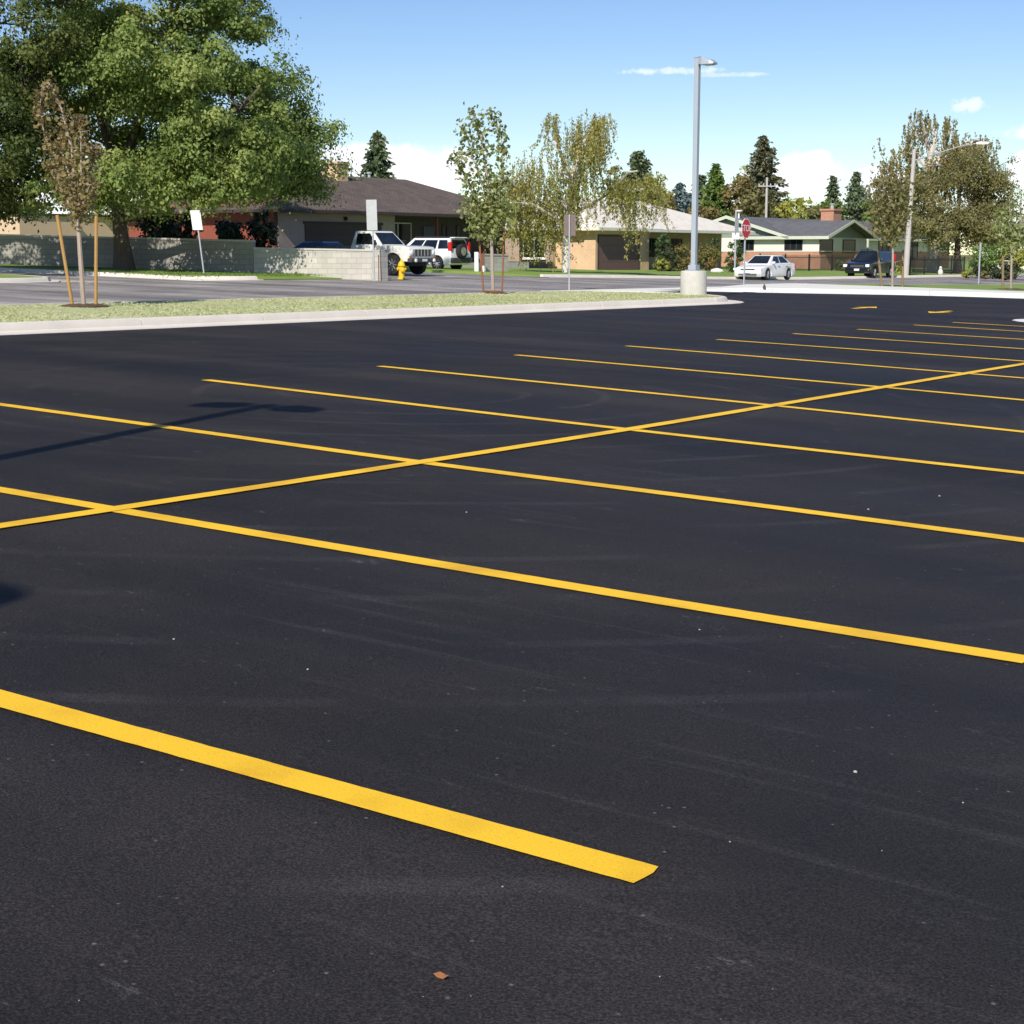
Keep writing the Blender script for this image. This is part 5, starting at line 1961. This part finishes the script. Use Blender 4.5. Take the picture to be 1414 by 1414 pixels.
def suv(label, pos, ang, paint, group, spare=False, h=1.72, cladding='greyplastic'):
    t = thing('suv', label, 'car', pos, ang, group)
    top = [(2.14, .36), (2.22, .50), (2.21, .72), (2.12, .90), (1.9, .98), (1.0, 1.06), (-1.9, 1.08), (-2.15, 1.06), (-2.2, .7), (-2.18, .42)]
    body_mesh(t, top, .30, (1.36, -1.30), .42, .36, .90, M[paint], tumble=.03)
    cb, r, l, f, rr = cabin_mesh(t, (-2.16, 1.10, .83, 1.04, 1.03), (-1.95, .35, .66, h - .02, h), M[paint], bev=.06)
    pane(t, f, .07, .93, .08, .90, 'windshield')
    pane(t, rr, .10, .90, .14, .84, 'rear_window')
    for q, a in ((r, 0), (l, 1)):
        for s0, s1 in ((.05, .26), (.30, .60), (.63, .90)):
            if a: s0, s1 = 1 - s1, 1 - s0
            pane(t, q, s0, s1, .12, .84, 'side_window')
    for y in (-.76, .76):
        s = 1 if y > 0 else -1
        wheel(t, 1.36, y, .36, .22, 'galv', s, 9)
        wheel(t, -1.30, y, .36, .22, 'galv', s, 9)
        box_part(t, 'headlight', 'lens', (2.0, 2.235, y - .2, y + .06, .70, .88), .03)
        box_part(t, 'tail_light', 'redlens', (-2.2, -2.02, y - .02, y + .085, .95, 1.5) if not spare else (-2.215, -2.0, y - .02, y + .1, 1.0, 1.45), .02)
        mb = MB(); mb.box(.62, .80, min(s * .86, s * 1.08), max(s * .86, s * 1.08), 1.06, 1.22)
        mb.build('mirror', M[paint], t, bevel=.04)
        mb = MB(); mb.tube([(.3, s * .58, h + .06), (-1.7, s * .58, h + .05)], .022, 6)
        for x in (.25, -.7, -1.65):
            mb.tube([(x, s * .58, h - .02), (x, s * .58, h + .06)], .018, 6)
        mb.build('roof_rail', M['blackmetal'], t)
        mb = MB(); mb.box(-.8, .85, min(s * .8, s * .915), max(s * .8, s * .915), .30, .46)
        mb.build('side_cladding', M[cladding], t, bevel=.02)
    box_part(t, 'grille', 'greyplastic', (2.15, 2.232, -.46, .46, .68, .84), .02)
    box_part(t, 'front_bumper', cladding, (2.0, 2.27, -.82, .82, .36, .56), .05)
    box_part(t, 'rear_bumper', cladding, (-2.32, -2.0, -.84, .84, .40, .66), .05)
    box_part(t, 'licence_plate', 'white', (2.2, 2.285, -.17, .17, .47, .60), .003)
    if spare:
        mb = MB()
        mb.lathe([(.36, -2.22), (.37, -2.26), (.37, -2.42), (.33, -2.45)], 24, (0, .12, .98), 'x')
        sp = mb.build('spare_wheel', M['black'], t, smooth=True)
        mb = MB()
        mb.lathe([(.22, -2.45), (.22, -2.462), (.05, -2.475)], 20, (0, .12, .98), 'x')
        mb.build('rim', M['chrome'], sp, smooth=True)
        box_part(t, 'rear_plate', 'signback', (-2.215, -2.19, -.62, -.3, .80, .92), .003)
        mb = MB(); mb.box(-2.25, -1.93, -.6, .6, h - .03, h + .03)
        mb.build('roof_spoiler', M[paint], t, bevel=.02)
    return t


def pickup(label, pos, ang):
    t = thing('pickup_truck', label, 'pickup truck', pos, ang)
    top = [(2.42, .62), (2.45, .72), (2.44, 1.06), (2.36, 1.16), (2.1, 1.20), (.85, 1.24), (-.72, 1.24), (-.78, 1.2), (-.78, .7)]
    body_mesh(t, top, .55, (1.55,), .50, .42, .93, M['truckwhite'], bev=.05, taper=.03, tumble=.02)
    top2 = [(-.84, .7), (-.84, 1.22), (-2.7, 1.20), (-2.72, .7)]
    body_mesh(t, top2, .58, (-1.75,), .50, .42, .93, M['bedgrey'], 'bed', bev=.03, taper=0, tumble=.02)
    b = MB(); b.box(-2.6, -.95, -.72, .72, 1.21, 1.225)
    b.build('bed_cover', M['greyplastic'], t)
    cb, r, l, f, rr = cabin_mesh(t, (-.80, .92, .84, 1.21, 1.21), (-.66, .28, .68, 1.84, 1.84), M['truckwhite'], bev=.05)
    pane(t, f, .07, .93, .10, .88, 'windshield')
    pane(t, rr, .12, .88, .18, .82, 'rear_window')
    pane(t, r, .16, .82, .10, .84, 'side_window')
    pane(t, l, .18, .84, .10, .84, 'side_window')
    for y in (-.80, .80):
        s = 1 if y > 0 else -1
        wheel(t, 1.55, y, .42, .27, 'bedgrey', s, 8)
        wheel(t, -1.75, y, .42, .27, 'bedgrey', s, 8)
        mb = MB(); mb.lathe([(.10, 2.44), (.115, 2.475), (.10, 2.49), (.04, 2.5)], 16, (0, y - s * .07, .92), 'x')
        mb.build('headlight', M['lens'], t, smooth=True)
        mb = MB(); mb.lathe([(.075, 2.55), (.085, 2.6), (.05, 2.63)], 14, (0, s * .62, .60), 'x')
        mb.build('fog_light', M['lens'], t, smooth=True)
        mb = MB(); mb.box(.55, .68, min(s * .9, s * 1.14), max(s * .9, s * 1.14), 1.26, 1.46)
        mb.build('mirror', M['black'], t, bevel=.03)
        mb = MB(); mb.box(-.55, -.38, min(s * .92, s * .945), max(s * .92, s * .945), 1.05, 1.09)
        mb.build('door_handle', M['chrome'], t)
        box_part(t, 'turn_signal', 'amber', (2.42, 2.47, y - .1, y + .1, .74, .79), .005)
    g = box_part(t, 'grille', 'greyplastic', (2.41, 2.462, -.60, .60, .78, 1.06), .015)
    mb = MB()
    for k in range(6):
        y = -.56 + 1.12 * k / 5
        mb.box(2.45, 2.482, y - .022, y + .022, .79, 1.05)
    mb.box(2.45, 2.478, -.6, .6, 1.05, 1.075)
    mb.build('grille_bars', M['chrome'], g)
    box_part(t, 'bumper', 'greyplastic', (2.36, 2.58, -.92, .92, .52, .70), .03)
    box_part(t, 'chassis', 'black', (-2.5, 2.2, -.5, .5, .36, .56), .02)
    box_part(t, 'licence_plate', 'signwhite', (2.57, 2.59, -.16, .16, .56, .66), .003)
    return t


# white sedan parked along the far kerb, nose towards the left
p = PX(1057, 90.5, .0)
sedan('white four-door sedan parked at the far kerb beside the stop sign', p, YAW + PI, 'carwhite', 'cars by the street')
p = PX(1202, 106., .0)
suv('shiny black sport utility car parked facing us behind the olive sapling', p, YAW + PI, 'carblack', 'cars by the street', False, 1.74, 'carblack')
p = PX(590, 84., .02)
suv('white sport utility car seen from behind with a spare wheel on its back door', p, YAW + PI / 2, 'carwhite', 'cars by the street', True, 1.66)
p = PX(522, 70., .02)
pickup('old cream white pickup truck facing the street beside the low wall', p, YAW - PI / 2)
p = PX(450, 72.5, -.02)
sedan('dark blue car mostly hidden behind the low block wall', p, YAW - PI / 2, 'carblue', 'cars by the street')

# ------------------------------------------------------------------ sky, sun, camera
SUN_EL = R(39)
az = Vector((-SUN_AZ.x, -SUN_AZ.y, 0)).normalized()
sd = bpy.data.lights.new('sun', 'SUN')
sd.energy = 4.3
sd.angle = R(.53)
sd.color = (1., .945, .86)
so = bpy.data.objects.new('sun', sd)
col.objects.link(so)
ldir = Vector((SUN_AZ.x * math.cos(SUN_EL), SUN_AZ.y * math.cos(SUN_EL), -math.sin(SUN_EL)))
so.rotation_euler = ldir.to_track_quat('-Z', 'Y').to_euler()

wd = bpy.data.worlds.new('World')
scene.world = wd
wd.use_nodes = True
nt = wd.node_tree
L = nt.links.new
bg = nt.nodes['Background']
sky = nt.nodes.new('ShaderNodeTexSky')
sky.sky_type = 'NISHITA'
sky.sun_disc = False
sky.sun_elevation = SUN_EL
sky.sun_rotation = math.atan2(az.x, az.y) % (2 * PI)
sky.altitude = 1400
sky.air_density = 1.0
sky.dust_density = .25
sky.ozone_density = 1.2
tc = nt.nodes.new('ShaderNodeTexCoord')
sp = nt.nodes.new('ShaderNodeSeparateXYZ')
L(tc.outputs['Generated'], sp.inputs[0])


def mth(op, a, b=None, c=None):
    n = nt.nodes.new('ShaderNodeMath')
    n.operation = op
    for i, x in enumerate((a, b, c)):
        if x is None: continue
        if hasattr(x, 'links'): L(x, n.inputs[i])
        else: n.inputs[i].default_value = x
    return n.outputs[0]


azn = mth('ARCTAN2', sp.outputs['X'], sp.outputs['Y'])
eln = mth('ARCSINE', sp.outputs['Z'])
cv = nt.nodes.new('ShaderNodeCombineXYZ')
L(azn, cv.inputs[0]); L(eln, cv.inputs[1])
nz = nt.nodes.new('ShaderNodeTexNoise')
nz.inputs['Scale'].default_value = 38
nz.inputs['Detail'].default_value = 7
nz.inputs['Roughness'].default_value = .58
L(cv.outputs[0], nz.inputs['Vector'])
nzf = mth('SUBTRACT', nz.outputs['Fac'], .5)
nz2 = nt.nodes.new('ShaderNodeTexNoise')
nz2.inputs['Scale'].default_value = 120
nz2.inputs['Detail'].default_value = 6
nz2.inputs['Roughness'].default_value = .62
L(cv.outputs[0], nz2.inputs['Vector'])
nzs = mth('SUBTRACT', nz2.outputs['Fac'], .5)
fac = None
# cumulus banks by bearing and height above the horizon (given in photo pixels, turned into radians); last number: how solid
for cx, cy, rx, ry, op in [(555, 240, 130, 44, .97), (495, 225, 60, 30, .9), (1110, 243, 60, 32, .97), (1048, 252, 36, 22, .9), (1200, 252, 40, 22, .8),
                           (1408, 240, 40, 36, .92), (1404, 192, 40, 14, .6), (1323, 154, 26, 13, .6), (930, 100, 85, 5.5, .55), (1005, 106, 60, 4, .35), (90, 285, 100, 34, .85),
                           (1300, 300, 260, 26, .5), (860, 304, 160, 22, .45), (-500, 240, 200, 60, .9), (2100, 230, 260, 70, .9), (3000, 200, 300, 80, .9), (-1500, 220, 300, 70, .9)]:
    a0, e0 = sight(cx, cy)
    dx = mth('MULTIPLY', mth('SUBTRACT', azn, a0), F / rx)
    dy = mth('MULTIPLY', mth('SUBTRACT', eln, e0), F / ry)
    r2 = mth('ADD', mth('MULTIPLY', dx, dx), mth('MULTIPLY', dy, dy))
    m1 = mth('ADD', mth('SUBTRACT', 1., r2), mth('MULTIPLY', nzf if ry > 20 else nzs, 2.2 if ry > 20 else 3.4))
    mr = nt.nodes.new('ShaderNodeMapRange')
    mr.interpolation_type = 'SMOOTHSTEP'
    mr.inputs['From Min'].default_value = .05
    mr.inputs['From Max'].default_value = .55 if ry > 20 else 1.1
    mr.inputs['To Max'].default_value = op
    L(m1, mr.inputs['Value'])
    fac = mr.outputs[0] if fac is None else mth('MAXIMUM', fac, mr.outputs[0])
cl = nt.nodes.new('ShaderNodeTexNoise')
cl.inputs['Scale'].default_value = 22
cl.inputs['Detail'].default_value = 4
L(cv.outputs[0], cl.inputs['Vector'])
cr = ramp(nt, [(.32, (8.4, 8.9, 9.8)), (.6, (10.9, 10.9, 11.0))])
L(cl.outputs['Fac'], cr.inputs['Fac'])
hsv = nt.nodes.new('ShaderNodeHueSaturation')
hsv.inputs['Saturation'].default_value = 1.22
hsv.inputs['Hue'].default_value = .512
L(sky.outputs[0], hsv.inputs['Color'])
mixc = nt.nodes.new('ShaderNodeMixRGB')
L(fac, mixc.inputs['Fac'])
L(hsv.outputs[0], mixc.inputs['Color1'])
L(cr.outputs['Color'], mixc.inputs['Color2'])
L(mixc.outputs['Color'], bg.inputs['Color'])
bg.inputs['Strength'].default_value = .093

cd = bpy.data.cameras.new('camera')
cd.sensor_width = 36
cd.lens = 36 * F / 1414
cd.clip_end = 6000
cam = bpy.data.objects.new('camera', cd)
col.objects.link(cam)
cam.location = (0, 0, CAMZ)
cam.rotation_euler = (PI / 2 - math.atan2(707 - HOR, F), 0, 0)
scene.camera = cam

scene.view_settings.view_transform = 'Standard'
scene.view_settings.look = 'None'
scene.view_settings.exposure = .36
scene.view_settings.gamma = 1
scene.view_settings.use_curve_mapping = False
try:
    scene.cycles.max_bounces = 6
    scene.cycles.transparent_max_bounces = 4
    scene.cycles.use_denoising = True
except Exception:
    pass
